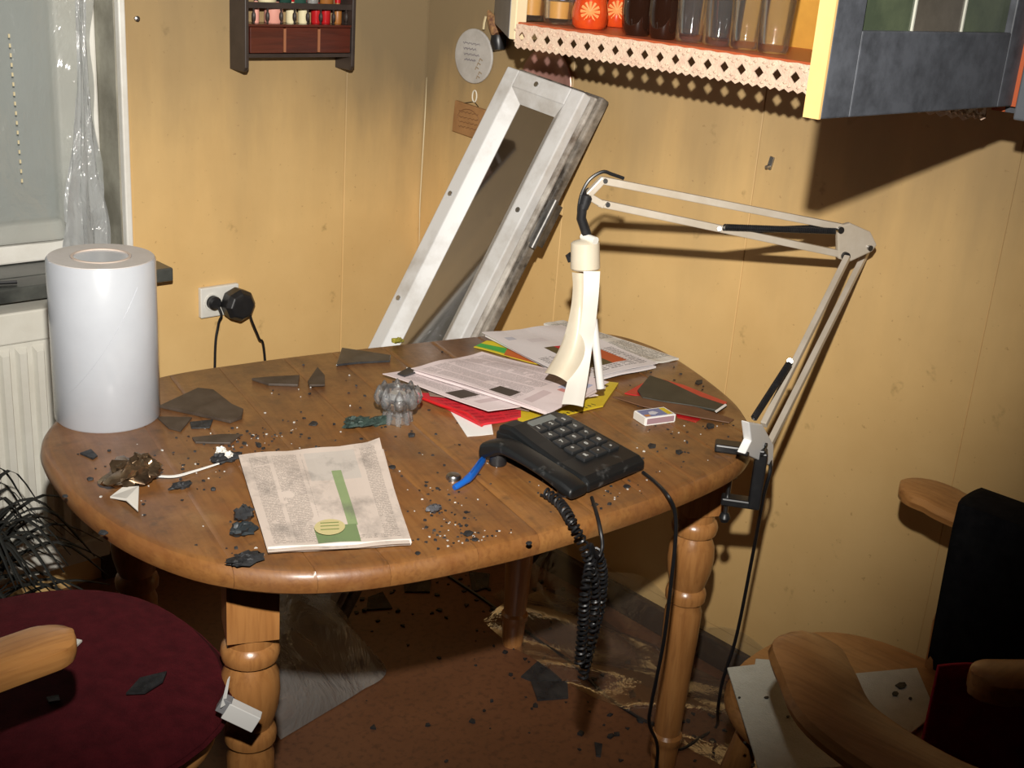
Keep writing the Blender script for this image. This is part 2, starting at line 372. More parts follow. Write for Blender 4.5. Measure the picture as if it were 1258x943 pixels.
# ------------------------------------------------------------------ room
SOOTW = plain('soot_blackened_wall', (.10, .075, .045), .8, col2=(.06, .045, .03), sc_=3)
SOOTC = wood('sooty_ceiling_boards', (.16, .09, .04), (.11, .06, .028), (.06, .032, .016), 'y', .5, 0, .5, 0, .2)
RX, RY, RZ = -3.5, -4.0, 2.45
st = dict(kind='structure')
MB().b2((RX, RY, -.1), (.15, .3, 0)).build('floor', FLOORM, label='brown cork floor strewn with soot and shards', **st)
MB().b2((RX, RY, RZ), (.15, .3, RZ+.1)).build('ceiling', SOOTC, label='sooty pine board ceiling above the frame', **st)
MB().b2((RX-.1, RY, 0), (RX, .3, RZ)).build('wall_left', SOOTW, label='soot-blackened wall on the left outside the frame', **st)
MB().b2((RX, RY-.1, 0), (.15, RY, RZ)).build('wall_front', SOOTW, label='soot-blackened wall behind the camera', **st)
WX0, WX1, WZ0, WZ1 = -2.15, -.835, .765, 2.1
wb = MB()
wb.b2((WX1, 0, 0), (.15, .16, RZ)); wb.b2((RX, 0, 0), (WX0, .16, RZ)); wb.b2((WX0, 0, 0), (WX1, .16, WZ0-.03)); wb.b2((WX0, 0, WZ1), (WX1, .16, RZ))
wback = wb.build('wall_back', WALL, label='ochre papered wall with the window and small rack', **st)
wr = MB().b2((0, RY, 0), (.15, 0, RZ)).build('wall_right', WALL, label='ochre papered wall behind the lamp and cupboard', **st)
# wallpaper lengths, one by one
def strip(parent, a, b):
    MB().b2(a, b).build('wallpaper_length', WALL, parent, bevel=.0012, seg=1)
s0 = by(424, 150).x
strip(wback, (s0+.0015, -.0015, .09), (-.004, .001, RZ)); strip(wback, (WX1+.02, -.002, .09), (s0-.0015, .001, RZ))
for i in range(6):
    a = -.004-.53*i; strip(wr, (-.0025-.0006*(i % 2), a-.5295, .09), (.001, a, RZ))
MB().tube(cat_rom([by(531, -60, -.006), by(529.7, 0, -.006), by(523, 127, -.006), by(516.5, 239, -.006), by(515.5, 270, -.006), by(515, 310, -.005)], 6), [.0016]*24+[.0010]*7, 6).build('wallpaper_edge', PEEL, wback, smooth=True)
BB = plain('dark_brown_skirting', (.030, .017, .011), .5, col2=(.05, .028, .016), sc_=10)
MB().b2((-.018, RY, 0), (0, -.02, .065)).build('baseboard_right', BB, label='dark brown baseboard along the right wall', bevel=.003, **st)
MB().b2((-.93, -.018, 0), (-.018, 0, .065)).build('baseboard_back', BB, label='dark brown baseboard below the socket', bevel=.003, **st)

# ------------------------------------------------------------------ window
win = thing('window_1', (-1.5, .08, WZ0), 'white casement window covered with clear plastic sheeting', None, kind='structure')
mb = MB(); mb.b2((WX1-.003, .012, WZ0), (WX1, .16, WZ1)); mb.b2((WX0, .012, WZ0), (WX0+.003, .16, WZ1)); mb.b2((WX0, .012, WZ1-.003), (WX1, .16, WZ1))
mb.build('window_reveal', REVEAL, win)
MB().b2((WX1-.002, -.012, WZ0-.005), (WX1+.013, .010, WZ1+.03)).build('window_casing', WHITE, win, bevel=.003)
fx1 = WX1-.012
mb = MB()
mb.b2((fx1-.030, .10, WZ0), (WX1-.003, .15, WZ1)); mb.b2((WX0, .10, WZ0), (WX0+.07, .15, WZ1)); mb.b2((WX0+.07, .10, WZ0), (fx1-.030, .15, WZ0+.045)); mb.b2((WX0+.07, .10, WZ1-.06), (fx1-.030, .15, WZ1))
mb.build('window_frame', WHITE, win, bevel=.005)
mb = MB()
sx = fx1-.033
mb.b2((sx-.055, .085, WZ0+.047), (sx, .135, WZ1-.062)); mb.b2((WX0+.072, .085, WZ0+.047), (sx-.055, .135, WZ0+.09)); mb.b2((WX0+.072, .085, WZ1-.12), (sx-.055, .135, WZ1-.062)); mb.b2((-1.55, .085, WZ0+.09), (-1.49, .135, WZ1-.12))
mb.build('window_sash', WHITE, win, bevel=.006)
MB().b2((WX0+.07, .108, WZ0+.09), (sx-.05, .112, WZ1-.12)).build('window_pane', pane_glass('window_glass', soot=.35, scol=(.3, .31, .28)), win)
MB().tube([(fx1-.030, .088, .965), (fx1-.030, .088, 1.03)], .0060, 10).build('window_hinge', WHITE, win, smooth=True)
FILM = film('window_film', (.66, .68, .64), .56, .10, .55, .7, 7)
def fm(u, v):
    x = WX0+.08+(sx+.012-WX0-.08)*u; z = WZ0+.055+(WZ1-.1-WZ0-.055)*v
    g = max(0, (u-.86)/.14)
    y = .068-.010*math.sin(11*u+4*v)-.006*math.sin(31*u+13*v)-g*.028*abs(math.sin(26*u+3*v))*(1-.5*v)-.010*g*math.sin(40*v+9*u)
    return (x+g*.006*math.sin(17*v), y, z)
MB().grid(fm, 90, 50).build('window_plastic', FILM, win, smooth=True)
# slack gathered film at lower right corner
FILM2 = film('gathered_film', (.80, .82, .82), .5, .10, .5, .9, 16)
def fg(u, v):
    z = .79+v*.55; a = u*2*math.pi
    rx = .030+.014*math.sin(5*v+1); ry = .018
    k = 1+.28*math.sin(7*a+6*v)+.12*math.sin(13*a-9*v)
    return (sx-.012-.012*(1-v)+rx*k*math.cos(a)*(.35+.65*(1-v)), .047-.0+ry*k*math.sin(a)*(.35+.65*(1-v)), z)
MB().grid(fg, 40, 24).build('plastic_gather', FILM2, win, smooth=True)
GLINT = plain('yellow_reflection', (.60, .52, .32), .5)  # yellow dashes painted in for a row of reflected lights on the film
mb = MB()
for i in range(34):
    if i > 15: break
    pq = by(11+16*i/15, 44+178*i/15, .047); mb.box(pq, (.0035, .002, .0075))
mb.build('reflection_dashes', GLINT, win)
sl = MB().b2((WX0-.05, -.075, WZ0-.032), (WX1+.075, .0, WZ0-.001)); sl.b2((WX0, 0, WZ0-.03), (WX1, .155, WZ0-.001))
sl.build('window_sill', SILL, win, bevel=.004)
MB().tube(cat_rom([(-1.42, -.045, WZ0+.004), (-1.25, -.052, WZ0+.005), (-1.17, -.035, WZ0+.004), (-1.10, -.05, WZ0+.004)], 6), .004, 6).build('sill_cable', CABLE, smooth=True, label='thin black cable lying on the dark window sill', cat='cable')

# radiator under the window
rad = thing('radiator', (-1.5, -.07, .11), 'white panel radiator with vertical ribs under the window', 'radiator')
RXR = -.955
MB().b2((-2.1, -.10, .12), (RXR, -.03, .715)).build('panel', RADW, rad, bevel=.006)
MB().b2((-2.1, -.108, .655), (RXR+.003, -.028, .722)).build('top_rail', RADW, rad, bevel=.004)
MB().b2((-2.1, -.108, .115), (RXR+.003, -.028, .165)).build('bottom_rail', RADW, rad, bevel=.004)
rib0 = None
for i in range(28):
    x = RXR-.022-.036*i
    if rib0 is None:
        rib0 = MB().add([(-.013, 0, 0), (-.007, -.013, .012), (.007, -.013, .012), (.013, 0, 0), (-.013, 0, .47), (-.007, -.013, .458), (.007, -.013, .458), (.013, 0, .47)],
            [(0, 1, 5, 4), (1, 2, 6, 5), (2, 3, 7, 6), (0, 3, 2, 1), (4, 5, 6, 7), (0, 4, 7, 3)]).build('rib', RADW, rad, local=True); rb = rib0
    else: rb = copy_obj(rib0, rad)
    rb.location = wm(rad).inverted() @ V((x, -.0995, .175))
MB().box((-1.29, -.109, .70), (.016, .003, .004)).build('badge', BLACK, rad)

# ------------------------------------------------------------------ table
ROT = math.radians(-14)
OUT = [(-1.372, -.816), (-1.319, -.731), (-1.237, -.665), (-1.072, -.628), (-.916, -.640), (-.76, -.665), (-.586, -.702), (-.422, -.739), (-.255, -.790), (-.165, -.880), (-.150, -.980), (-.174, -1.075), (-.226, -1.201), (-.286, -1.310), (-.371, -1.402), (-.465, -1.455), (-.575, -1.476), (-.74, -1.482), (-.923, -1.471), (-1.03, -1.455), (-1.14, -1.430), (-1.225, -1.398), (-1.296, -1.350), (-1.359, -1.270), (-1.395, -1.160), (-1.405, -1.040), (-1.396, -.926)]
tab = thing('dining_table', (-.78, -1.06, 0), 'scratched pine dining table with rounded top and turned legs', 'table', ROT)
Mi = wm(tab).inverted()
ol = [(Mi @ V((x, y, 0))) for x, y in OUT]
ol = cat_rom(ol, 8, True)
def inset(P, d):
    n = len(P); out = []
    for i in range(n):
        t = (P[(i+1) % n]-P[i-1]).normalized(); nr = V((t.y, -t.x, 0))
        out.append(P[i]-nr*d)
    return out
area = sum(ol[i].x*ol[(i+1) % len(ol)].y-ol[(i+1) % len(ol)].x*ol[i].y for i in range(len(ol)))
if area < 0: ol = ol[::-1]
LAY = [(.030, .700), (.012, .7015), (.003, .708), (0, .7185), (.002, .729), (.008, .737), (.016, T)]
lay = [(inset(ol, d), z) for d, z in LAY]
def span(P, s):
    ts = []
    n = len(P)
    for i in range(n):
        a, b = P[i], P[(i+1) % n]
        if (a.x-s)*(b.x-s) <= 0 and a.x != b.x: ts.append(a.y+(b.y-a.y)*(s-a.x)/(b.x-a.x))
    return (min(ts), max(ts)) if len(ts) >= 2 else (lambda q: (q.y, q.y))(min(P, key=lambda p: abs(p.x-s)))
rng = [(min(p.x for p in P), max(p.x for p in P)) for P, _ in lay]
smin, smax = rng[3]
off = .7568-.2566  # s of world seam -> local x: s = -.562 at centre s0
s_c = -.78*math.cos(ROT)+(-1.06)*math.sin(ROT)
seams = [smin-.01]+[s-s_c for s in (-.973, -.880, -.787, -.66, -.562, -.455, -.35, -.245, -.14, -.04)]+[smax+.01]
NS = 25
for k in range(len(seams)-1):
    a, b = seams[k], seams[k+1]; g = .0002
    mb = MB(); rings = []
    for q in range(NS):
        u = q/(NS-1)
        if k == 0: u = u**2 if True else u
        if k == len(seams)-2: u = 1-(1-u)**2
        lo_, hi_ = [], []
        for (P, z), (r0_, r1_) in zip(lay, rng):
            s_ = max(a+g, r0_+2e-6)+(min(b-g, r1_-2e-6)-max(a+g, r0_+2e-6))*u
            t0, t1 = span(P, s_)
            zz = z
            if z == T and q in (0, NS-1) and 0 < k < len(seams)-2: zz = z-.0016
            lo_.append(V((s_, t0, zz))); hi_.append(V((s_, t1, zz)))
        rings.append(lo_+hi_[::-1])
    n = len(rings[0]); vs = [p for r_ in rings for p in r_]; fs = []
    for q in range(NS-1):
        for i in range(n): fs.append((q*n+i, (q+1)*n+i, (q+1)*n+(i+1) % n, q*n+(i+1) % n))
    for i in range(n//2-1):
        fs.append((i, i+1, n-2-i, n-1-i)); e_ = (NS-1)*n; fs.append((e_+n-1-i, e_+n-2-i, e_+i+1, e_+i))
    mb.add(vs, fs).build('top_plank', PINE, tab, local=True, smooth=True)
LEGP = [(.0215, 0), (.024, .012), (.026, .05), (.026, .062), (.0305, .068), (.0305, .080), (.025, .086), (.026, .10), (.030, .20), (.034, .30), (.0345, .355), (.030, .368), (.030, .374), (.037, .380), (.038, .392), (.036, .400), (.031, .406), (.034, .415), (.0405, .44), (.043, .465), (.041, .492), (.034, .508), (.032, .513), (.040, .519), (.0425, .530), (.040, .540), (.034, .546), (.034, .550), (.034, .556), (.033, .572), (.030, .582)]
LEGXY = [(-1.240, -1.200), (-.385, -1.312), (-.323, -.805), (-1.17, -.70)]
leg0 = None
for (x, y) in LEGXY:
    if leg0 is None:
        mb = MB().lathe(LEGP, (0, 0, 0), 28); mb.box((0, 0, .629), (.072, .072, .132))
        leg0 = mb.build('leg', PINE_Z, tab, local=True, smooth=True); lg = leg0
    else: lg = copy_obj(leg0, tab)
    lg.location = Mi @ V((x, y, 0)); lg.rotation_euler = (0, 0, math.radians(-10))
mb = MB()
cs = [V((x, y, 0)) for x, y in LEGXY]
for i in range(4):
    a, b = cs[i], cs[(i+1) % 4]; d = (b-a).normalized()*.041
    MB().bar(a+d+V((0, 0, .662)), b-d+V((0, 0, .662)), .022, .066).build('apron', PINE_X, tab)

# ------------------------------------------------------------------ leaning window sash
TRb = V((-.020, -.668, 1.187)); BRb = V((-.610, -.545, .004)); l_ = (TRb-BRb); SL = l_.length; l_.normalize()
w_ = V((0, .305, .045)); w_ = (w_-l_*w_.dot(l_)).normalized(); n_ = l_.cross(w_).normalized()
if n_.x > 0: n_ = -n_
sash = thing('leaning_window_sash', BRb, 'white window sash removed from its frame, leaning against the wall', 'window sash')
def S(a, b, c): return BRb+w_*a+l_*b+n_*c      # a across (0 right .. W left), b up, c outwards
SW = .272
rotS = Matrix((w_, l_, n_)).transposed()
def sbox(mb, a0, a1, b0, b1, c0, c1): return mb.box(S((a0+a1)/2, (b0+b1)/2, (c0+c1)/2), (a1-a0, b1-b0, c1-c0), rotS)
def frame(nm, mat, a0, a1, b0, b1, c0, c1, wd, bev):
    for args in ((a0, a0+wd, b0, b1), (a1-wd, a1, b0, b1)): sbox(MB(), *args, c0, c1).build(nm+'_stile', mat, sash, bevel=bev)
    for args in ((a0+wd, a1-wd, b0, b0+wd), (a0+wd, a1-wd, b1-wd, b1)): sbox(MB(), *args, c0, c1).build(nm+'_rail', mat, sash, bevel=bev)
frame('outer', SASHOUT, 0, SW, 0, SL, 0, .026, .06, .004)
frame('middle', SASHDIRTY, .010, SW-.006, .008, SL-.008, .0275, .036, .05, .003)
frame('inner', SASHW, .020, SW-.004, .010, SL-.012, .038, .066, .040, .003)
# glazing bevels
ia0, ia1, ib0, ib1 = .060, SW-.044, .050, SL-.052
def bevelstrip(p, q, inn_p, inn_q):
    MB().add([S(*p, .0655), S(*q, .0655), S(*inn_q, .044), S(*inn_p, .044), S(*p, .040), S(*q, .040), S(*inn_q, .039), S(*inn_p, .039)],
        [(0, 1, 2, 3), (7, 6, 5, 4), (0, 4, 5, 1), (1, 5, 6, 2), (2, 6, 7, 3), (3, 7, 4, 0)]).build('glazing_bead', SASHW, sash)
d_ = .028
bevelstrip((ia0, ib0), (ia0, ib1), (ia0+d_, ib0+d_), (ia0+d_, ib1-d_)); bevelstrip((ia1, ib0), (ia1, ib1), (ia1-d_, ib0+d_), (ia1-d_, ib1-d_))
bevelstrip((ia0, ib0), (ia1, ib0), (ia0+d_, ib0+d_), (ia1-d_, ib0+d_)); bevelstrip((ia0, ib1), (ia1, ib1), (ia0+d_, ib1-d_), (ia1-d_, ib1-d_))
sbox(MB(), ia0+d_-.004, ia1-d_+.004, ib0+d_-.004, ib1-d_+.004, .040, .043).build('pane', pane_glass('sash_glass', (.60, .54, .46), .05, 1.0, (.055, .037, .022), .32), sash)  # brown soot tone also painted in for the dark reflection on the glass
sbox(MB(), .055, SW-.055, .055, SL-.055, .008, .011).build('pane', pane_glass('sash_glass_outer', (.60, .54, .46), .05, .9, (.055, .037, .022), .2), sash)  # outer pane carries the same painted-in dark reflection
for a, b in ((SW-.022, SL-.33), (.04, SL-.30), (.16, SL-.030), (.04, .35), (SW-.022, .42), (SW-.022, .73)):
    MB().tube([S(a, b, .064), S(a, b, .0685)], .006, 12).build('screw', METAL, sash, smooth=True)
mb = MB(); sbox(mb, -.012, .004, SL-.35, SL-.25, -.004, .030); mb.tube([S(-.014, SL-.36, .030), S(-.014, SL-.245, .030)], .009, 10)
mb.build('hinge', plain('sooty_hinge', (.16, .15, .14), .4, .6, col2=(.03, .03, .03), sc_=20), sash, smooth=True)

# ------------------------------------------------------------------ wall socket, plugs
sk = thing('wall_socket', by(266, 370), 'white double wall socket with two black plugs in it', 'socket')
a = by(243, 389.5); b = by(289.5, 346)
mb = MB().b2((a.x, -.016, a.z+.0), (b.x, -.002, b.z)); mb.build('plate', WHITE, sk, bevel=.003)
c1 = by(261, 371, -.016); c2 = by(284, 371, -.016)
rotw = Matrix(((1, 0, 0), (0, 0, 1), (0, -1, 0)))
def lathe_y(prof, c, n=20):
    mb = MB().lathe(prof, (0, 0, 0), n); mb.v = [V(c)+V((p.x, -p.z, p.y)) for p in mb.v]; return mb
for c in (c1, c2): lathe_y([(.021, 0), (.021, .003), (.018, .003), (.018, .0005)], (c.x, -.016, c.z)).build('outlet_ring', WHITE, sk, smooth=True)
lathe_y([(.0165, 0), (.0165, .012), (.012, .017)], (c1.x, -.0175, c1.z)).build('plug', BLACK, sk, smooth=True)
lathe_y([(.034, 0), (.040, .008), (.040, .034), (.030, .046)], (c2.x+.005, -.018, c2.z), 8).build('round_plug', BLACK, sk, bevel=.003)
pc1 = V((c1.x+.006, -.032, c1.z-.008)); e1 = by(264, 445, -.03)
MB().tube(cat_rom([pc1, pc1+V((.004, -.008, -.02)), by(268, 400, -.03), e1, e1+V((0, 0, -.35)), e1+V((.1, 0, -.60))], 8), .0032, 8).build('plug_cable', CABLE, sk, smooth=True)
pc2 = V((c2.x+.030, -.05, c2.z-.018)); e2 = by(325, 436, -.03)
MB().tube(cat_rom([pc2, by(309, 393, -.05), by(318, 415, -.04), e2, e2+V((.02, 0, -.30)), e2+V((.05, 0, -.58))], 8), .0032, 8).build('plug_cable', CABLE, sk, smooth=True)

# nail and peg on the back wall
nl = by(164.5, 22)
mb = lathe_y([(.002, 0), (.002, .012), (.0055, .013), (.0055, .017), (.002, .019)], (nl.x, 0, nl.z), 12)
mb.build('wall_nail', METAL, smooth=True, label='round-headed nail in the wall beside the window', cat='nail')

# ------------------------------------------------------------------ spice rack
D = .068
xl = by(281.5, 60).x; xr = by(411, 82).x
rk = thing('spice_rack', (0.5*(xl+xr), -.03, 1.18), 'small dark red wooden spice rack hung on the back wall', 'rack')
zb = by(281.5, 84.5).z; zbf = zb-.002
zt = 1.42
def side(x0, x1, mat):
    # profile in y,z with rounded lower front corner
    pf = [(0, zb), (-D+.008, zb), (-D, zb+.01), (-D, zt-.02), (-D+.02, zt), (0, zt)]
    MB().prism([(x0, y-.001, z) for y, z in pf], (x1-x0, 0, 0)).build('side_panel', mat, rk, bevel=.002)
side(xl, xl+.010, DARKWOOD); side(xr, xr+.010, DARKWOOD)
zf0 = by(360, 68.5, -D).z; zf1 = by(360, 32, -D).z; zr0 = by(360, 11, -D).z; zr1 = by(360, 4, -D).z
MB().b2((xl+.010, -D+.004, zf0-.004), (xr, -.002, zf0+.004)).build('shelf_board', DARKWOOD, rk)
xa, xb = xl+.0105, xr-.0005
wd3 = (xb-xa)/3
for i in range(3):
    MB().b2((xa+wd3*i+.003, -D+.0, zf0+.006), (xa+wd3*(i+1)-.003, -.01, zf1-.003)).build('drawer', DARKRED, rk, bevel=.0015)
for i in (1, 2):
    MB().b2((xa+wd3*i-.0028, -D-.0015, zf0+.008), (xa+wd3*i+.0028, -D+.01, zf1-.006)).build('drawer_divider', plain('pale_divider%d' % i, (.33, .13, .06), .5), rk)
MB().b2((xa, -D+.002, zf1-.002), (xb, -.002, zf1+.003)).build('shelf_board', DARKRED, rk)
MB().b2((xa, -D+.002, zr0), (xb, -D+.012, zr1)).build('gallery_rail', DARKWOOD, rk)
MB().b2((xa, -.055, zr0+.004), (xb, -.002, zr0+.009)).build('shelf_board', DARKWOOD, rk)
hsp = zr0-zf1-.003
for i in range(8):
    x = xa+.016+(xb-xa-.028)*i/7
    MB().lathe([(.0012, 0), (.003, .003), (.0015, .006), (.0045, hsp*.35), (.005, hsp*.5), (.0045, hsp*.65), (.0015, hsp-.006), (.003, hsp-.003), (.0012, hsp)], (x, -D+.007, zf1+.003), 8).build('spindle', DARKWOOD, rk, smooth=True)
# spice jars / packets on the rack
def jar(px0, px1, z, h, mat, cap, lab, yy=-.03):
    x0 = by(px0, 20, yy).x; x1 = by(px1, 20, yy).x; r = (x1-x0)/2; c = ((x0+x1)/2, yy, z)
    t = thing('spice_jar', c, lab, 'jar', group='spice jars on the rack')
    MB().lathe([(r*.9, 0), (r, .003), (r, h*.72), (r*.6, h*.82), (r*.6, h*.86)], c, 14).build('body', mat, t, smooth=True)
    MB().lathe([(r*.68, h*.86), (r*.7, h), (r*.1, h)], c, 14).build('lid', cap, t, smooth=True)
zj = zf1+.0032
MIX = [(311, 318, PINK, BLACK, 'slim pinkish spice jar at the left end of the rack shelf'), (326, 346, PINK, BLACK, 'wide pink spice jar second from left in the rack'),
    (352, 363, CREAM, REDP, 'cream spice jar left of the middle of the rack'), (367, 378, CREAM, REDP, 'cream spice jar right of the middle of the rack'),
    (383, 394, REDP, BLACK, 'bright red spice jar in the rack beside the cream ones'), (395, 405, REDP, WHITE, 'second red spice jar from the cream ones in the rack'), (410, 419, WARMWOOD, REDP, 'brown spice jar at the right end of the rack shelf')]
for a, b, m1, m2, lb in MIX: jar(a, b, zj, .055, m1, m2, lb)
zj2 = zr0+.0095
DKGREEN = clear_glass('dark_green_glass', (.05, .16, .10)); SILV = plain('silver_paper', (.6, .6, .58), .25, .6)
for a, b, m1, m2, lb in [(318, 338, CREAM, BLACK, 'cream-labelled jar on the upper shelf of the rack'), (342, 357, plain('bottle_green', (.02, .06, .045), .2), REDP, 'dark green bottle on the upper rack shelf'), (359, 375, plain('bottle_green2', (.03, .08, .06), .2), REDP, 'second dark green bottle on the upper rack shelf'), (378, 390, SILV, WHITE, 'silvery jar on the upper rack shelf'), (393, 408, WARMWOOD, BLACK, 'brown jar at the right of the upper rack shelf')]:
    jar(a, b, zj2, .085, m1, m2, lb)

# ------------------------------------------------------------------ things hanging on the right wall
pc = bx(585, 69); py_ = abs(bx(562.5, 68).y-bx(608.5, 70).y)/2; pz_ = abs(bx(585, 35).z-bx(585, 103).z)/2
plq = thing('oval_plaque', (0, pc.y, pc.z-pz_), 'greyish oval ceramic plaque with faded lines of writing', 'plaque')
E_ = [(0, pc.y+py_*math.cos(2*math.pi*i/36), pc.z+pz_*math.sin(2*math.pi*i/36)) for i in range(36)]
MB().prism([(-.004, y, z) for _, y, z in E_], (-.007, 0, 0)).build('disc', CERAMIC, plq, bevel=.003)
INKM = plain('faded_ink', (.12, .10, .11), .7)
for i in range(4):
    z = pc.z+pz_*(.45-.2*i); y0 = pc.y+py_*(.55-.04*i); y1 = pc.y-py_*(.35-.18*(i % 2))
    pts = [(-.0116, y0+(y1-y0)*k/26, z+.0022*math.sin(k*2.1+i)+.0012*math.sin(k*5.3)) for k in range(27)]
    MB().tube(pts, .0007, 4).build('writing_line', INKM, plq)
for i in range(5):
    c = (-.0116, pc.y-py_*(.45-.09*(i % 3)), pc.z-pz_*(.1+.16*i))
    MB().tube([(c[0], c[1]-.006, c[2]), (c[0], c[1]+.003, c[2]+.004), (c[0], c[1]+.006, c[2]-.003)], .0016, 5).build('flower_print', plain('faded_flower%d' % i, (.30, .24, .17), .7), plq)
# carved wooden plaque on a cord
wc = bx(580, 148); hh = abs(bx(580, 128).z-bx(580, 167).z)/2; ww = abs(bx(562, 148).y-bx(600, 148).y)/2
wp = thing('carved_plaque', (0, wc.y, wc.z-hh), 'small square carved wooden plaque hanging from a cord loop', 'plaque')
MB().box((-.008, wc.y, wc.z), (.010, 2*ww, 2*hh), Matrix.Rotation(math.radians(4), 3, 'X')).build('board', plain('carved_pine', (.36, .19, .075), .6, col2=(.26, .13, .05), sc_=14), wp, bevel=.002)
CARV = plain('carving_groove', (.20, .095, .035), .7)
for i, zz in enumerate((.5, .15, -.15, -.45)):
    MB().tube([(-.0135, wc.y+ww*.62-ww*1.24*k/14, wc.z+hh*zz+.002*math.sin(k*2.3+i)) for k in range(15)], .0009, 4).build('carved_line', CARV, wp)
MB().tube([(-.0135, wc.y+ww*.72*math.cos(t), wc.z+hh*.72*math.sin(t)) for t in [i*math.pi/12 for i in range(13)]], .0009, 4).build('carved_line', CARV, wp)
lt = bx(586, 118)
MB().tube([(-.008, lt.y+.008*math.cos(t), lt.z+.014*math.sin(t)) for t in [i*2*math.pi/16 for i in range(17)]], .0018, 6).build('cord_loop', plain('white_cord', (.7, .66, .55), .8), wp, smooth=True)
MB().tube([(-.008, wc.y+ww*.5, wc.z+hh), (-.008, lt.y, lt.z-.013), (-.008, wc.y-ww*.5, wc.z+hh)], .001, 6).build('hanging_wire', BLACK, wp)
# copper plate on wall
pc2_ = bx(676, 104)
cop = thing('copper_plate', (0, pc2_.y, pc2_.z-.075), 'tarnished round copper plate on the wall behind the leaning sash', 'plate')
mb = MB().lathe([(0, .006), (.050, .006), (.060, .012), (.082, .016), (.084, .014), (.080, .010), (.058, .004), (0, .001)], (0, 0, 0), 40)
mb.v = [V((-.001-p.z, pc2_.y+p.x, pc2_.z+p.y)) for p in mb.v]; mb.build('dish', COPPER, cop, smooth=True)
# screw plug in wall
sp_ = bx(948.5, 200)
mb = MB().box((-.004, sp_.y, sp_.z), (.006, .010, .026), Matrix.Rotation(.2, 3, 'X')); mb.tube([(-.002, sp_.y, sp_.z-.006), (-.016, sp_.y+.002, sp_.z-.008)], .004, 8)
mb.build('wall_fixing', METAL, label='small metal wall fixing left of the cupboard shadow', cat='fixing', bevel=.001)
# figurine hook near cupboard
fgp = bx(604, 28, -.02)
fig = thing('painted_figurine', (-.006, fgp.y, fgp.z-.045), 'small painted wooden figurine hanging above the oval plaque', 'figurine')
b0 = bx(612, 43, -.02); t0 = bx(600, 13, -.02)
MB().tube([b0, b0*.6+t0*.4, b0*.25+t0*.75, t0], [.016, .014, .010, .003], 10).build('body', plain('figurine_paint', (.52, .30, .12), .5, col2=(.14, .06, .04), sc_=60), fig, smooth=True)
MB().tube([b0, b0+V((0, -.002, -.014)), b0+V((0, -.006, -.034))], [.017, .020, .015], 10).build('dark_skirt', BLACK, fig, smooth=True)
MB().tube([bx(597, 20, -.02), bx(595, 28, -.02), bx(594, 36, -.02)], .003, 6).build('cord', plain('figurine_cord', (.6, .5, .3), .8), fig, smooth=True)

# ------------------------------------------------------------------ wall cupboard
CX = -.30; CZ = 1.352; CY0 = -.632; CY1 = -1.672; CZT = 2.05
cup = thing('wall_cupboard', (-.15, -1.15, CZ-.03), 'grey painted wall cupboard with open door and glasses inside', 'cupboard')
ys = CY0-.02
MB().b2((CX, CY0-.018, CZ-.035), (CX+.03, CY0, CZT)).build('front_post', plain('cream_post', (.82, .70, .46), .5, col2=(.75, .62, .38), sc_=5), cup, bevel=.002)
# slanted end panel running back to the wall
ea = V((CX, CY0, 0)); eb = V((-.004, CY0+.38, 0)); nn = (eb-ea).cross(V((0, 0, 1))).normalized()*.014
MB().prism([ea+V((0, 0, CZ-.033)), eb+V((0, 0, CZ-.033)), eb+nn+V((0, 0, CZ-.033)), ea+nn+V((0, 0, CZ-.033))], (0, 0, CZT-CZ+.033)).build('end_panel', plain('grey_end_panel', (.30, .30, .31), .5, col2=(.24, .24, .25), sc_=8), cup)
MB().b2((CX+.006, CY1, CZ-.018), (-.004, CY0-.018, CZ)).build('shelf', SHELFO, cup, bevel=.002)
MB().b2((CX+.0, CY1, CZ+.33), (-.004, CY0-.018, CZ+.348)).build('shelf', SHELFO, cup, bevel=.002)
MB().b2((-.016, CY1, CZ-.02), (-.004, CY0-.018, CZT)).build('back_panel', INNERY, cup)
MB().b2((CX, CY1-.02, CZT-.018), (-.004, CY0, CZT)).build('top_panel', GREYDOOR, cup)
MB().b2((CX, CY1-.020, CZ-.03), (-.004, CY1, CZT-.018)).build('divider', SHELFO, cup)
# open door, hinged at the divider
DY = CY1-.012; DXF = -.785; DT = .022; DZ0 = 1.332; DZ1 = 1.98
def door(parent, nm, P0, dx, dy, W, mats, panes):
    """P0 hinge bottom, dx unit along width, dy unit thickness"""
    d = thing_part(nm, parent, P0)
    H = DZ1-P0.z
    def bb(u0, u1, z0, z1, t0, t1, name, mat, bev=.002):
        ps = [P0+dx*u0+dy*t0+V((0, 0, z0)), P0+dx*u1+dy*t0+V((0, 0, z0)), P0+dx*u1+dy*t1+V((0, 0, z0)), P0+dx*u0+dy*t1+V((0, 0, z0))]
        return MB().prism(ps, (0, 0, z1-z0)).build(name, mat, d, bevel=bev)
    sw = .062; rw = .100
    bb(0, sw*.8, 0, H, 0, DT, 'stile', mats[0]); bb(W-sw, W-.002, 0, H, 0, DT, 'stile', mats[0])
    bb(W-.002, W+.002, 0, H, 0, DT, 'door_edge', mats[1], 0)
    bb(sw*.8, W-sw, 0, rw, 0, DT, 'rail', mats[0]); bb(sw*.8, W-sw, H-rw, H, 0, DT, 'rail', mats[0])
    pw = (W-sw*1.8)/panes
    for i in range(panes):
        u = sw*.8+pw*i
        bb(u+.002, u+pw-.002, rw-.004, H-rw+.004, .008, .012, 'pane', mats[2+i % 2], 0)
        if i: bb(u-.0014, u+.0014, rw, H-rw, .006, .0145, 'leading', mats[4], 0)
    return d
def thing_part(nm, parent, loc):
    o = bpy.data.objects.new(nm, None); COL.objects.link(o); o.parent = parent; o.location = wm(parent).inverted() @ V(loc); return o
PGREEN = plain('sooty_green_pane', (.085, .105, .06), .16, col2=(.05, .065, .04), sc_=14)
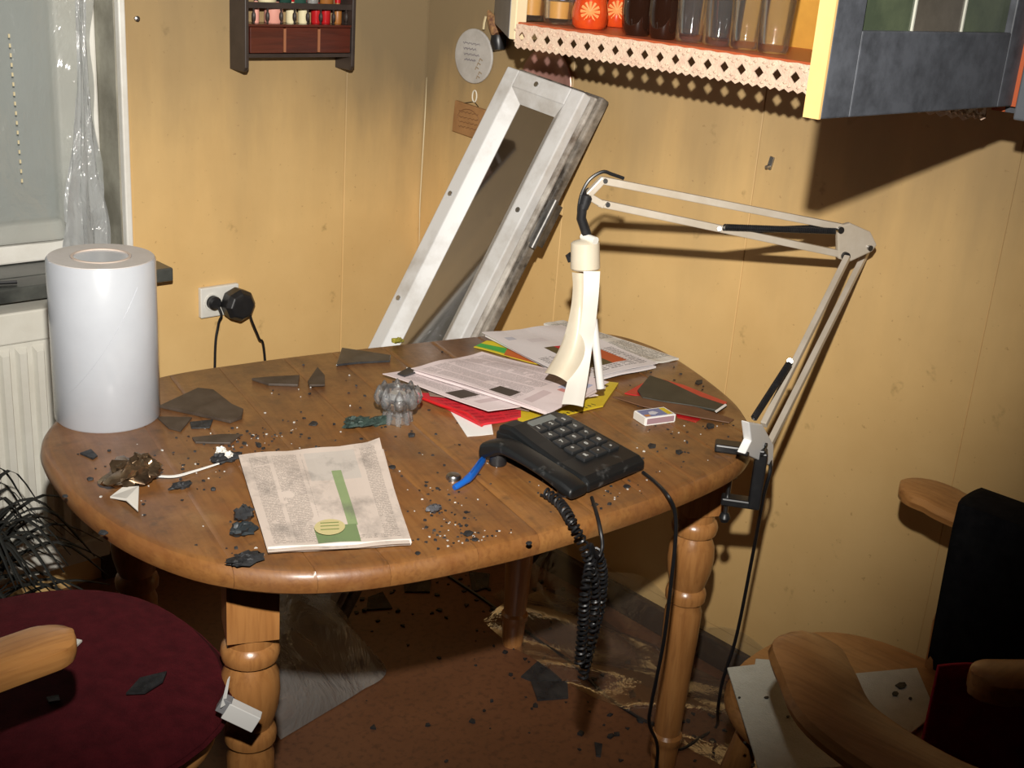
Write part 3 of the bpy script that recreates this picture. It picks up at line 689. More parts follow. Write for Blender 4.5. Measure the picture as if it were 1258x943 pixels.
PBROWN = plain('sooty_brown_pane', (.105, .09, .07), .16, col2=(.07, .06, .045), sc_=14)
LEAD = plain('lead_came', (.42, .42, .36), .4)
dmats = [GREYDOOR, EDGEY, PGREEN, PBROWN, LEAD]
door(cup, 'open_door', V((CX-.004, DY, DZ0)), V((-1, 0, 0)), V((0, -1, 0)), .482, dmats, 3)
# next unit, closed door
MB().b2((CX, CY1-.021, CZ-.03), (-.004, -2.35, CZT)).build('second_carcass', GREYDOOR, cup)
MB().b2((CX-.022, CY1-.044, CZ-.037), (CX-.002, -2.2, CZT-.02)).build('closed_door', plain('grey_door_face', (.12, .13, .15), .5, col2=(.09, .10, .11), sc_=9), cup, bevel=.003)
MB().b2((CX-.012, CY1-.040, CZ-.02), (CX-.002, CY1-.030, CZT-.05)).build('hinge_strip', SHELFO, cup)
# crocheted lace edging
def lace(name, y0, y1, x, z1, h, per, lab):
    mb = MB(); n = max(1, round((y0-y1)/per)); p = (y0-y1)/n
    for i in range(n):
        c = y0-p*(i+.5)
        def P(a, b): return (x, c-a*p, z1-b*h)
        # eight-piece ring around a diamond, picots along the edges
        dia = [(0, .30), (.27, .50), (0, .70), (-.27, .50)]
        outer = [(-.5, .06), (0, .03), (.5, .06), (.5, .5), (.5, .90), (.25, 1.0), (0, .90), (-.25, 1.0), (-.5, .90), (-.5, .5)]
        v_ = [P(*q) for q in outer]+[P(*q) for q in dia]
        mb.add(v_, [(0, 1, 10, 13, 9), (1, 2, 3, 11, 10), (3, 4, 5, 6, 12, 11), (6, 7, 8, 9, 13, 12)])
        for a, b in ((-.5, .28), (-.5, .72), (.25, .18), (-.25, .18), (.25, .82), (-.25, .82)):
            mb.lathe([(0, -.0025), (.0035, 0), (0, .0025)], P(a, b), 6)
    return mb.build(name, LACE, solid=.0025, label=lab, cat='lace trim')
lace('lace_edging', CY0-.022, CY1+.03, CX-.001, CZ-.001, .050, .0362, 'cream crocheted lace edging pinned along the cupboard shelf')
lace('lace_corner', bx(1168, 125, -.305).y, bx(1214, 125, -.305).y, -.305, 1.338, .032, .022, 'loose scrap of lace hanging below the cupboard door hinge')

# ------------------------------------------------------------------ glassware in the cupboard
CL = film('clear_tumbler_glass', (.9, .9, .88), .02, .02, .4, 0., 5, .5); ORG = plain('orange_glass', (.62, .07, .012), .12, col2=(.5, .045, .01), sc_=30, Coat_Weight=.6)
BRG = plain('dark_brown_glass', (.018, .007, .004), .06, Coat_Weight=.8); BLUEPR = plain('blue_print', (.25, .33, .55), .4)
HON = plain('amber_content', (.62, .30, .06), .3)
def cupglass(px, py, kind, lab):
    p = bx(px, py, -.235 if py > 35 or px < 740 else -.10); p.z = CZ
    # keep within the shelf depth
    t = thing('drinking_glass' if kind in 'pt' else ('glass_mug' if kind == 'o' else 'brown_goblet'), p, lab, 'glass', group='glasses on the cupboard shelf')
    if kind == 'p':
        MB().lathe([(.001, .002), (.028, .002), (.032, .008), (.034, .12), (.032, .12), (.029, .012), (.001, .010)], p, 24).build('glass', CL, t, smooth=True)
        for i in range(5):
            a = i*2*math.pi/5+.3; c = p+V((.0352*math.cos(a), .0352*math.sin(a), .062)); d = V((math.cos(a), math.sin(a), 0))
            MB().tube([c, c+d*.0012], [.014, .013], 14).build('printed_dot', BLUEPR if i % 2 else WHITEP, t)
        MB().lathe([(.0265, .013), (.0275, .045), (.001, .045)], p, 20).build('contents', HON, t, smooth=True)
    elif kind == 't':
        MB().lathe([(.001, .002), (.024, .002), (.027, .006), (.028, .05), (.033, .15), (.0315, .15), (.026, .05), (.022, .016), (.001, .014)], p, 24).build('glass', CL, t, smooth=True)
    elif kind == 'o':
        MB().lathe([(.001, .001), (.028, .001), (.034, .008), (.036, .03), (.031, .055), (.036, .085), (.038, .12), (.035, .12), (.032, .08), (.001, .02)], p, 24).build('bowl', ORG, t, smooth=True)
        a0 = math.atan2(CP.y-p.y, CP.x-p.x)
        for i in range(12):
            a = i*math.pi/6; c = p+V((.0365*math.cos(a0), .0365*math.sin(a0), .034)); e = V((-math.sin(a0), math.cos(a0), 0))
            q = c+(e*math.cos(a)+V((0, 0, 1))*math.sin(a))*.018-V((math.cos(a0), math.sin(a0), 0))*.006
            MB().tube([c, q], [.0012, .0035], 6).build('petal', plain('orange_petal', (.72, .30, .10), .2) if i == 0 else bpy.data.materials['orange_petal'] if 'orange_petal' in bpy.data.materials else ORG, t, smooth=True)
    else:
        MB().lathe([(.001, .001), (.030, .001), (.031, .004), (.010, .012), (.008, .03), (.030, .045), (.037, .08), (.033, .12), (.031, .12), (.034, .08), (.001, .045)] if False else [(.001, .001), (.022, .001), (.028, .012), (.0325, .045), (.031, .085), (.027, .12), (.025, .12), (.029, .085), (.030, .045), (.001, .01)], p, 24).build('bowl', BRG, t, smooth=True)
for px, py, k, lb in [(652, 20, 'p', 'clear glass with blue dots nearest the cupboard post'), (686, 24, 'p', 'clear glass with blue dots left of the orange mugs'),
    (724, 26, 'o', 'orange pressed-glass mug with a flower, left one'), (757, 24, 'o', 'orange pressed-glass mug half hidden beside the brown goblets'),
    (783, 36, 'b', 'dark brown goblet beside the orange mug'), (815, 38, 'b', 'dark brown goblet beside the clear tumblers'),
    (848, 45, 't', 'clear flared tumbler next to the brown goblet'), (882, 48, 't', 'second clear flared tumbler from the brown goblet'), (915, 52, 't', 'clear flared tumbler second from the open door'), (949, 60, 't', 'clear flared tumbler beside the open cupboard door'),
    (842, 28, 't', 'clear tumbler in the back row between two front ones'), (892, 34, 't', 'clear tumbler in the back row near the open door')]:
    cupglass(px, py, k, lb)
#PART2
# ------------------------------------------------------------------ roll of plastic film
rc = bz(133, 509)
rl = thing('film_roll', rc, 'thick upright roll of clear plastic film on the table', 'roll')
RR = .0815; RH = .262
MB().lathe([(RR-.002, .0), (RR, .003), (RR, RH-.003), (RR-.002, RH)], rc, 48).build('wound_film', ROLLM, rl, smooth=True)
MB().lathe([(RR-.0025, RH-.0005), (RR-.003, RH+.001), (.046, RH+.001), (.046, RH-.004)], rc, 48).build('film_end', ROLLEND, rl, smooth=True)
MB().lathe([(.045, RH-.12), (.045, RH+.002), (.041, RH+.002), (.041, RH-.12)], rc, 40, True).build('cardboard_core', CARD, rl, smooth=True)
MB().lathe([(.044, RH-.13), (.044, RH-.121), (.001, RH-.121)], rc, 32).build('core_shadow_disc', CARD, rl)  # disc added inside the core as its shadowed bottom
# loose diagonal edge of the outermost turn
pts = []
for i in range(15):
    a = math.radians(-160+i*6); z = .06+.17*(i/14)**1.3
    pts.append(rc+V((RR*math.cos(a), RR*math.sin(a), z)))
MB().tube(pts, .0006, 5).build('loose_film_edge', ROLLM, rl, smooth=True)

# ------------------------------------------------------------------ papers
def sheet(px4, z, wave=.002, thick=.0012, nu=24, nv=18, curl=None, seed=0):
    """px4: corner pixels TL,TR,BR,BL on the table plane -> v=1 at the top edge"""
    c = [bz(x, y, z) for x, y in px4]
    def fn(u, v):
        p = (c[3]*(1-u)+c[2]*u)*(1-v)+(c[0]*(1-u)+c[1]*u)*v
        h = wave*(math.sin(3.1*u*math.pi+seed)*math.cos(2.3*v*math.pi+seed*2)+.5*math.sin(7*u+5*v+seed))
        p = p+V((0, 0, max(h, -.0006*0-wave*.6)+wave*.6))
        if curl: p.z += curl(u, v)
        return p
    return MB().grid(fn, nu, nv, thick)
NP1 = newsprint('newsprint_centre', (.57, .485, .42), 5, 84, [(.42, .10, .84, .95, None), (.44, .64, .80, .95, (.50, .45, .40)), (.60, .18, .67, .74, (.24, .31, .15)), (.36, .03, .66, .19, (.16, .22, .10))], .5, .95)
fold = thing('folded_newspaper', bz(400, 620), 'folded newspaper with a green box lying alone near the table edge', 'newspaper')
P1 = [(293, 560), (466, 544), (504, 668), (329, 678)]
sheet([(300, 562), (471, 552), (503, 669), (331, 679)], T+.0012, .0006, .001, seed=1).build('inner_page', NP1, fold)
sheet([(296, 560), (468, 550), (506, 668), (330, 678)], T+.0050, .0012, .001, seed=1.4).build('inner_page', NP1, fold)
sheet(P1, T+.0095, .0014, .001, seed=2, curl=lambda u, v: .006*max(0, v-.9)*abs(math.sin(9*u))*10*.3+.012*max(0, u-.9)*max(0, v-.8)*30).build('top_page', NP1, fold)
c = [bz(329, 678, T+.0035), bz(504, 668, T+.0035)]
MB().tube([c[0]+(c[1]-c[0])*k/12+V((0, -.0005, .0036+.0006*math.sin(k*1.3))) for k in range(13)], .0048, 10).build('folded_edge', plain('bare_newsprint', (.68, .62, .56), .8), fold, smooth=True)
lg_c = bz(406, 650, T+.0095)
GOLD = plain('pale_gold_print', (.52, .45, .22), .6); lgz = T+.0135
e1 = bz(386, 648, lgz); e2 = bz(424, 646, lgz); e3 = bz(405, 638, lgz); e4 = bz(406, 657, lgz)
cc = (e1+e2)/2; ax = (e2-e1)/2; ay = (e3-e4)/2
MB().prism([cc+ax*math.cos(t)+ay*math.sin(t) for t in [i*math.pi/12 for i in range(24)]], (0, 0, .0004)).build('printed_oval', GOLD, fold)
for k in (-.35, .1, .5):
    MB().bar(cc-ax*.6+ay*k+V((0, 0, .0006)), cc+ax*.6+ay*k+V((0, 0, .0006)), .0022, .0004).build('printed_letter_line', plain('olive_print', (.16, .19, .06), .7), fold)

# pile at the far side, lowest first
# yellow magazine sticking out left and front
mg = thing('yellow_magazine', bz(640, 430), 'magazine with yellow and green cover corner under the back newspaper', 'magazine')
MB_ = sheet([(598, 418), (680, 428), (690, 455), (582, 426)], T+.001, .0004, .001)
MB_.build('cover', newsprint('yellow_cover_print', (.62, .50, .03), 1, 1, [(.0, .12, .55, .55, (.07, .38, .07)), (.35, .0, .72, .95, (.50, .13, .03)), (.72, 0, 1, .9, (.06, .035, .03))], 1, .2), mg)
ym = thing('black_yellow_magazine', bz(690, 505), 'magazine with yellow edge and black lettering under the newspaper pile', 'magazine')
sheet([(600, 452), (760, 470), (741, 498), (640, 521)], T+.0036, .0006, .003).build('pages', YELLOW, ym)
lz = T+.0046
for x, hgt, wid in ((694, .008, .0016), (698, .006, .0030), (703, .009, .0018), (708, .006, .0032), (719, .009, .0018), (724, .007, .0034), (729, .009, .0018)):
    p = bz(x, 508.5-(x-693)*.33, lz); MB().box(p, (wid, hgt, .0003), Matrix.Rotation(.25, 3, 'Z')).build('cover_print', BLACK, ym)
# red folder / magazine below left
rf = thing('red_magazine', bz(560, 500), 'red glossy magazine poking out under the pink newspaper pile', 'magazine')
sheet([(512, 482), (640, 490), (640, 512), (590, 521)], T+.0052, .0005, .004).build('cover', newsprint('red_cover_print', (.52, .02, .03), 3, 9, [], .55, .25), rf)
MB().tube([bz(512, 486, T+.007), bz(540, 497, T+.007), bz(575, 508, T+.006), bz(592, 522, T+.005)], .0032, 6).build('spine', REDP, rf, smooth=True)
pt = thing('torn_paper', bz(590, 525), 'torn white paper scrap under the red magazine', 'paper')
sheet([(545, 492), (600, 500), (606, 533), (574, 536)], T+.0008, .0002, .0006).build('scrap', WHITEP, pt)
# sooty brown page under pile
bpg = thing('scorched_page', bz(560, 490), 'scorched brown newspaper page hanging out of the pile', 'newspaper')
sheet([(520, 465), (650, 470), (650, 505), (528, 486)], T+.0085, .0010, .001).build('page', newsprint('scorched_print', (.24, .17, .13), 4, 20, [], .3, .6), bpg)
# back grey booklet with ruled lines (rightmost, at the wall side)
bk = thing('grey_booklet', bz(760, 430), 'pale booklet with rows of print at the back of the pile', 'booklet')
sheet([(668, 397), (692, 393), (834, 440), (800, 446)], T+.0046, .0008, .004).build('pages', newsprint('booklet_print', (.62, .60, .55), 2, 16, [], .2, .2, flip=True), bk)
# back newspaper with picture
NP2 = newsprint('newsprint_photo', (.66, .62, .62), 6, 40, [(.0, .42, 1, 1, None), (.12, .80, .22, .86, (.45, .45, .5)), (.30, .70, .5, .78, (.6, .55, .56)), (.30, .14, .80, .58, (.10, .075, .03)), (.42, .36, .64, .58, (.50, .03, .03)), (.62, .14, .80, .40, (.46, .10, .03)), (.30, .14, .38, .2, (.25, .22, .08))], .2, .12)
n2 = thing('picture_newspaper', bz(700, 440), 'newspaper with a red and dark picture at the back of the pile', 'newspaper')
P2 = [(592, 409), (690, 399), (808, 446), (705, 468)]
sheet([(596, 412), (690, 401), (806, 450), (712, 470)], T+.0090, .001, .0035, seed=3).build('inner_pages', NP2, n2)
sheet(P2, T+.0125, .0014, .001, seed=4).build('top_page', NP2, n2)
# pink newspaper pile in front
NP3 = newsprint('newsprint_pink', (.64, .545, .54), 5, 100, [(.05, .30, .22, .45, (.06, .045, .035)), (.0, .0, 1., .26, None), (.50, .06, .58, .17, (.5, .2, .18)), (.58, .05, .84, .20, (.36, .38, .50)), (.08, .16, .40, .22, (.50, .40, .40))], .42, .12)
n3 = thing('pink_newspaper', bz(610, 470), 'spread pinkish newspaper full of columns under the lamp head', 'newspaper')
sheet([(470, 459), (600, 440), (735, 485), (600, 505)], T+.0165, .0010, .0012, seed=5).build('inner_page', NP3, n3)
sheet([(508, 455), (600, 436), (744, 475), (672, 507)], T+.0230, .001, .004, seed=6).build('inner_page', NP3, n3)
sheet([(505, 452), (592, 433), (748, 470), (676, 505)], T+.0265, .0018, .001, seed=7, curl=lambda u, v: -.010*max(0, (.25-v))*(1-u)*2).build('top_page', NP3, n3)

# ------------------------------------------------------------------ crystal candle holder
cc_ = bz(488, 517)
ch = thing('crystal_candle_holder', cc_, 'cut glass candle holder with knobbed bowl on the table', 'candle holder')
CRY = film('crystal', (.9, .9, .92), .10, .03, .4, .0, 5)
MB().lathe([(.022, 0), (.024, .003), (.021, .012), (.019, .020), (.031, .032), (.034, .046), (.028, .058), (.024, .058), (.027, .046), (.020, .034), (.001, .030)], cc_, 20).build('bowl', CRY, ch, smooth=True)
for i in range(8):
    a = i*math.pi/4+.2; q = cc_+V((.031*math.cos(a), .031*math.sin(a), .043))
    MB().lathe([(0, -.015), (.007, -.010), (.010, 0), (.007, .010), (.003, .019), (0, .022)], q, 10).build('knob', CRY, ch, smooth=True)
    q = cc_+V((.022*math.cos(a), .022*math.sin(a), 0))
    MB().tube([q, q+V((-.002*math.cos(a), -.002*math.sin(a), .022))], .0045, 8).build('foot_rib', CRY, ch, smooth=True)
MB().lathe([(.012, .034), (.013, .050), (.001, .051)], cc_, 14).build('tealight', SILV, ch, smooth=True)

# ------------------------------------------------------------------ telephone
PH = bz(704, 617); phx = (bz(792, 580)-PH); rzp = math.atan2(phx.y, phx.x)
ph = thing('telephone', PH, 'dusty black push-button telephone with coiled handset cord', 'telephone', rzp)
PW = phx.length; PL = .192
BX0 = .032
def yz(x0, x1, prof): return MB().prism([(x0, y, z) for y, z in prof], (x1-x0, 0, 0))
prof = [(0, .004), (0, .020), (.012, .027), (PL-.03, .046), (PL, .044), (PL, .004)]
yz(BX0+.001, BX0+.040, [(.050, .020), (.050, .031), (.11, .044), (PL-.03, .0575), (PL-.004, .054), (PL-.002, .020)]).build('shoulder', DUSTBLACK, ph, local=True, bevel=.006)
yz(BX0, PW, prof).build('base', DUSTBLACK, ph, local=True, bevel=.005)
for x, y in ((.045, .02), (.15, .02), (.045, .17), (.15, .17)):
    MB().lathe([(.007, 0), (.007, .0045)], (x, y, 0), 12).build('rubber_foot', BLACK, ph, local=True)
sl_ = (.046-.027)/(PL-.03-.012)
def face(y): return .027+(y-.012)*sl_
# handset
hp = [(-.002, .014, .009), (.02, .019, .011), (.055, .027, .0078), (.10, .034, .0078), (.140, .037, .0095), (.160, .031, .0135), (.186, .020, .0140)]
def hfn():
    mb = MB(); n = 12; rings = []
    P = cat_rom([V((a, b, c_)) for a, b, c_ in hp], 4)
    for p in P:
        rings.append([V(((.0095+.0205*math.copysign(abs(math.cos(t))**.55, math.cos(t))), p.x, p.y+p.z*math.copysign(abs(math.sin(t))**.55, math.sin(t)))) for t in [2*math.pi*k/n for k in range(n)]])
    vs = [q for r_ in rings for q in r_]; L = len(rings)
    fs = [(i*n+k, (i+1)*n+k, (i+1)*n+(k+1) % n, i*n+(k+1) % n) for i in range(L-1) for k in range(n)]
    fs += [tuple(range(n)), tuple((L-1)*n+k for k in range(n))[::-1]]
    return mb.add(vs, fs)
hs = hfn().build('handset', DUSTBLACK, ph, local=True, smooth=True, bevel=.003)
for y, z in ((.024, .004), (.164, .004)):
    MB().lathe([(.013, -.003), (.014, 0), (.012, .016)], (.012, y, z), 18).build('handset_cup', BLACK, hs, local=True, smooth=True)
KEYM = plain('key_black', (.02, .021, .022), .45); INKW = plain('key_print', (.40, .40, .37), .6)
tilt = math.atan(sl_)
def txt(s_, size, parent, loc, rot, mat, name):
    cu = bpy.data.curves.new('t', 'FONT'); cu.body = s_; cu.size = size; cu.align_x = 'CENTER'; cu.align_y = 'CENTER'; cu.extrude = .0002; cu.offset = .0003
    to = bpy.data.objects.new('t', cu); me = bpy.data.meshes.new_from_object(to); bpy.data.objects.remove(to)
    me.materials.clear(); me.materials.append(mat)
    o = bpy.data.objects.new(name, me); COL.objects.link(o); o.parent = parent; o.location = loc; o.rotation_euler = rot; return o
for i, s_ in enumerate(['1', '2', '3', '4', '5', '6', '7', '8', '9', '*', '0', '#', 'R', '•', '▪']):
    cx = .083+.0305*(i % 3); cy = .148-.0245*(i//3)
    k_ = MB().box((0, 0, 0), (.0250, .0185, .006)).build('key', KEYM, ph, local=True, bevel=.0015)
    k_.location = (cx, cy, face(cy)+.0018); k_.rotation_euler = (tilt, 0, 0)
    if s_: txt(s_, .0105, k_, (0, 0, .0033), (0, 0, 0), INKW, 'key_print')
MB().box((.114, .166, face(.166)+.001), (.055, .016, .003), Matrix.Rotation(tilt, 3, 'X')).build('memory_card_strip', plain('grey_label', (.15, .16, .15), .5), ph, local=True)

def helix(path, R_, pitch, r, n=6, per=9):
    P = cat_rom(path, 12); out = []; ph_ = 0; x = None
    # dense resample
    Q = []
    for i in range(len(P)-1):
        L = (P[i+1]-P[i]).length; k = max(1, int(L/(pitch/per)))
        for j in range(k): Q.append(P[i]+(P[i+1]-P[i])*j/k)
    for i, p in enumerate(Q):
        t = (Q[min(i+1, len(Q)-1)]-Q[max(i-1, 0)]).normalized()
        if x is None: x = t.cross(V((0, 0, 1)) if abs(t.z) < .9 else V((1, 0, 0))).normalized()
        x = (x-t*x.dot(t)).normalized(); y = t.cross(x); ph_ += 2*math.pi/per
        out.append(p+x*R_*math.cos(ph_)+y*R_*math.sin(ph_))
    return MB().tube(out, r, n)
YC = -1.506
cz = lambda px, py, y=YC: by(px, py, y)
cord = helix([bz(668, 603, T+.012), bz(688, 618, T+.010), bz(702, 640, T+.010), by(716, 668, -1.500), cz(727, 700), cz(731, 730), cz(728, 770), cz(722, 800), cz(716, 832)], .0068, .0085, .0020, 5).build('coiled_cord', CABLE, ph, smooth=True)
helix([cz(716, 832, YC+.014), cz(726, 790, YC+.014), cz(736, 750, YC+.014), cz(740, 715, YC+.014), cz(738, 690, YC+.012), cz(730, 680, YC+.012), cz(720, 720, YC-.018), cz(716, 770, YC-.018), cz(712, 815, YC-.018)], .0068, .0075, .0021, 5).build('coiled_cord', CABLE, ph, smooth=True)
MB().tube(cat_rom([bz(727, 611, T+.005), bz(733, 630, T+.005), by(738, 652, -1.496), cz(740, 672), cz(734, 684), cz(726, 668, YC-.004), cz(728, 690)], 8), .0028, 8).build('cord_loop', CABLE, ph, smooth=True)
hang = [bz(790, 580, T+.004), bz(805, 592, T+.004), bz(820, 608, T+.004), by(829, 628, -1.497), by(830, 660, -1.50), by(824, 720, -1.50), by(815, 790, -1.49), by(800, 865, -1.47), by(798, 890, -1.46), by(808, 925, -1.44)]
lastp = hang[-1]; hang += [V((lastp.x+.02, -1.42, .03)), V((lastp.x+.05, -1.40, .004))]
MB().tube(cat_rom(hang, 8), .0030, 8).build('line_cable', CABLE, ph, smooth=True)

# ------------------------------------------------------------------ desk lamp
lamp = thing('desk_lamp', V((-.445, -1.447, T)), 'cream balanced-arm desk lamp clamped to the table with melted shade', 'lamp')
Bp = V((-.474, -1.474, .768)); Ep = bx(1050, 295, -.11); Hp = bx(728, 236, -.54)
nl1 = (Ep-Bp).cross(V((0, 0, 1))).normalized(); nl2 = (Hp-Ep).cross(V((0, 0, 1))).normalized()
def lo(px, py): return bp(px, py, Bp, nl1)
def hi(px, py): return bp(px, py, Ep, nl2)
def arm(a, b, nrm, name='arm_bar'): MB().bar(a, b, .0125, .0105, nrm).build(name, LAMPW, lamp, bevel=.0015)
arm(lo(938, 522), lo(1041, 316), nl1); arm(lo(944, 548), lo(1067, 304), nl1)
arm(hi(738, 221), hi(1034, 279), nl2); arm(hi(735, 249), hi(1038, 313), nl2)
MB().prism([hi(*p)-nl2*.006 for p in ((1027, 277), (1043, 273), (1068, 284), (1076, 300), (1070, 308), (1042, 321), (1028, 317))], nl2*.012).build('elbow_plate', LAMPW, lamp, bevel=.003)
def disc(c, n, r, h, name, mat): MB().tube([c-n*h, c+n*h], r, 16).build(name, mat, lamp, smooth=True)
disc(hi(1036, 313), nl2, .0075, .013, 'pivot_knob', BLACK); disc(hi(1066, 303), nl2, .005, .011, 'pivot_screw', METAL); disc(hi(1030, 281), nl2, .006, .011, 'pivot_screw', METAL)
disc(hi(745, 250), nl2, .004, .0095, 'pivot_screw', METAL); disc(hi(742, 221), nl2, .004, .0095, 'pivot_screw', METAL)
def spring(a, b, name): helix([a, a+(b-a)*.33, a+(b-a)*.66, b], .0048, .0034, .0015, 5, 8).build(name, BLACK, lamp, smooth=True)
cshift = -nl2*.0 + (CP-Ep).normalized()*.011
spring(hi(890, 279)+cshift, hi(1027, 284)+cshift, 'spring'); spring(hi(890, 284)-cshift, hi(1026, 279)-cshift, 'spring')
MB().tube([hi(885, 281)+cshift*1.4, hi(885, 281)-cshift*1.4], .004, 8).build('spring_pin', METAL, lamp)
cs1 = (CP-Bp).normalized()*.010
spring(lo(969, 447)+cs1, lo(926, 514)+cs1, 'spring')
MB().tube([lo(970, 444)+cs1*1.4, lo(970, 444)-cs1*1.2], .005, 8).build('spring_pin', METAL, lamp)
# base bracket
MB().prism([lo(*p)-nl1*.007 for p in ((915, 517), (932, 520), (946, 545), (945, 572), (910, 556), (918, 540))], nl1*.014).build('base_bracket', plain('white_bracket', (.84, .84, .82), .35), lamp, bevel=.002)
MB().prism([lo(*p)+((CP-Bp).normalized()*.012) for p in ((920, 551), (935, 553), (936, 561), (917, 558))], nl1*.002).build('base_label', plain('grey_tape', (.16, .15, .15), .5), lamp)
disc(lo(935, 545), nl1, .004, .010, 'pivot_screw', BLACK); disc(lo(912, 556), nl1, .004, .010, 'pivot_screw', BLACK)
# clamp: jaw on the table top, body outside the edge, lower jaw and screw
en = V((.60, -.80, 0)); ep = V((-.462, -1.452, 0))
def cl(o_, z): return ep+en*o_+V((0, 0, z))
MB().bar(cl(-.052, T+.008), cl(.030, T+.008), .030, .014).build('clamp_jaw', BLACK, lamp, bevel=.003)
MB().bar(cl(.0245, T+.010), cl(.0245, T-.092), .030, .020, en).build('clamp_body', BLACK, lamp, bevel=.003)
MB().bar(cl(-.030, T-.086), cl(.034, T-.086), .026, .014).build('clamp_jaw', BLACK, lamp, bevel=.003)
MB().tube([cl(-.02, .699), cl(-.02, .628)], .004, 10).build('clamp_screw', METAL, lamp, smooth=True)
MB().lathe([(0, 0), (.007, .002), (.010, .009), (.007, .017), (.004, .019)], cl(-.02, .612), 14).build('clamp_knob', BLACK, lamp, smooth=True)
MB().lathe([(.011, 0), (.011, .0015), (.004, .004)], cl(-.02, .6955), 14).build('screw_pad', METAL, lamp)
# head joint and cable
MB().bar(hi(742, 219), hi(722, 240), .012, .012, nl2).build('head_bracket', LAMPW, lamp, bevel=.002)
MB().bar(hi(722, 240), hi(742, 252), .012, .012, nl2).build('head_bracket', LAMPW, lamp, bevel=.002)
MB().tube([hi(727, 236)+nl2*.012, hi(720, 243), hi(716, 256)], [.007, .011, .009], 12).build('head_joint', BLACK, lamp, smooth=True)
MB().tube([hi(716, 250), hi(714, 268), hi(721, 288)], .0085, 12).build('head_arm', BLACK, lamp, smooth=True)
MB().tube(cat_rom([hi(766, 222)+V((0, 0, .004)), hi(752, 214), hi(740, 211), hi(724, 221), hi(714, 240), hi(711, 262), hi(716, 280), hi(723, 294)], 6), .0030, 8).build('lamp_cord', CABLE, lamp, smooth=True)
HX = -.545
def hd(px, py, dx=0): return bx(px, py, HX+dx)
ta = hd(722, 290); a_, b_ = hd(719, 294), hd(719, 331)
MB().tube([hd(716, 290), hd(732, 296)], .007, 10).build('swivel', WHITE, lamp, smooth=True)
ax = (b_-a_)
MB().tube([a_, a_+ax*.06, a_+ax*.12, a_+ax*.95, b_], [.010, .021, .0245, .0255, .023], 24).build('socket_cap', LAMPHEAD, lamp, smooth=True)
MB().tube([hd(701, 312, -.014), hd(698, 314, -.014), hd(700, 322, -.014)], [.004, .005, .003], 8).build('switch', BLACK, lamp, smooth=True)
def ribbon(pts, widths, bow, thick, name, mat, wdir=None):
    """pts: centre line pixels with depth offset, widths in m, bow = cylinder bulge"""
    C_ = cat_rom([hd(*p) for p in pts], 6); n = len(C_); wv = cat_rom([V((x, 0, 0)) for x in widths], 6)
    side_ = rt if wdir is None else V(wdir); vw = (CP-C_[0]).normalized()
    def fn(u, v):
        i = min(int(round(v*(n-1))), n-1); t = (C_[min(i+1, n-1)]-C_[max(i-1, 0)]).normalized()
        s_ = (side_-t*side_.dot(t)).normalized(); b = s_.cross(t).normalized()
        if b.dot(vw) < 0: b = -b
        a = (u-.5)*2; wdt = wv[i].x
        return C_[i]+s_*a*wdt/2+b*(bow*wdt*math.cos(a*math.pi/2))
    return MB().grid(fn, 12, n-1, thick, vw*-1).build(name, mat, lamp, smooth=True)
ribbon([(713, 334, 0), (713, 352, 0), (712, 378, 0), (709, 410, -.010), (701, 440, -.028), (687, 467, -.055)], [.029, .026, .030, .041, .050, .056], .42, .014, 'melted_shade', LAMPHEAD)
ribbon([(727, 333, -.016), (726, 362, -.018), (723, 395, -.012), (717, 430, -.010), (710, 465, -.040), (703, 498, -.088)], [.028, .026, .025, .028, .033, .036], .06, .003, 'shade_flap', plain('white_melted_plastic', (.66, .63, .57), .25))
MB().tube(cat_rom([hd(729, 392, .01), hd(733, 430, .008), hd(737, 468, .006), hd(738, 477, .006)], 5), .0070, 12).build('lamp_tube', plain('white_tube', (.62, .61, .58), .25), lamp, smooth=True)
MB().tube([hd(722, 331, .012), hd(729, 394, .01)], .0060, 12).build('tube_base', LAMPHEAD, lamp, smooth=True)
# lamp power cable from clamp down to the floor
cb = [lo(946, 560), by(946, 580, -1.47), by(938, 610, -1.46), by(925, 680, -1.42), by(905, 780, -1.40), by(888, 835, -1.39), by(882, 870, -1.38)]
cb += [bz(880, 892, .005), bz(862, 905, .005), bz(835, 920, .005), bz(820, 910, .005)]
MB().tube(cat_rom(cb, 8), .0032, 8).build('power_cable', CABLE, lamp, smooth=True)
# cable across the floor
MB().tube(cat_rom([bz(545, 703, .004), bz(600, 740, .004), bz(660, 785, .004), bz(700, 812, .004), bz(740, 850, .004), bz(770, 872, .004), bz(800, 888, .004), bz(835, 893, .004)], 8), .0035, 8).build('floor_cable', CABLE, smooth=True, label='black cable running diagonally across the floor under the table', cat='cable')

# ------------------------------------------------------------------ pen, matchbox
pen = thing('blue_pen_clip', bz(575, 580), 'blue plastic pen cap lying beside a silver bottle cap', 'pen cap')
a, b, c = bz(558, 599, T+.004), bz(577, 586, T+.009), bz(594, 564, T+.004)
MB().tube(cat_rom([a, b, c], 6), [.004]+[.005]*4+[.0062]*4+[.0058]*3+[.004], 10).build('cap', BLUEP, pen, smooth=True)
MB().tube([b+V((0, 0, .006)), b*.4+c*.6+V((0, 0, .008)), c+V((0, 0, .006))], .0016, 6).build('clip', BLUEP, pen, smooth=True)
bc = bz(557, 588)
MB().lathe([(.0115, 0), (.012, .003), (.010, .007), (.006, .0085), (0, .008)], bc, 16).build('bottle_cap', METAL, smooth=True, label='small silver bottle cap beside the blue pen cap', cat='bottle cap')
m0, m1, m2 = bz(792, 523), bz(829, 518), bz(779, 509)
mdir = (m1-m0).normalized(); mrz = math.atan2(mdir.y, mdir.x)
mx = thing('matchbox', m0, 'small matchbox with white edges and blue printed top', 'matchbox', mrz)
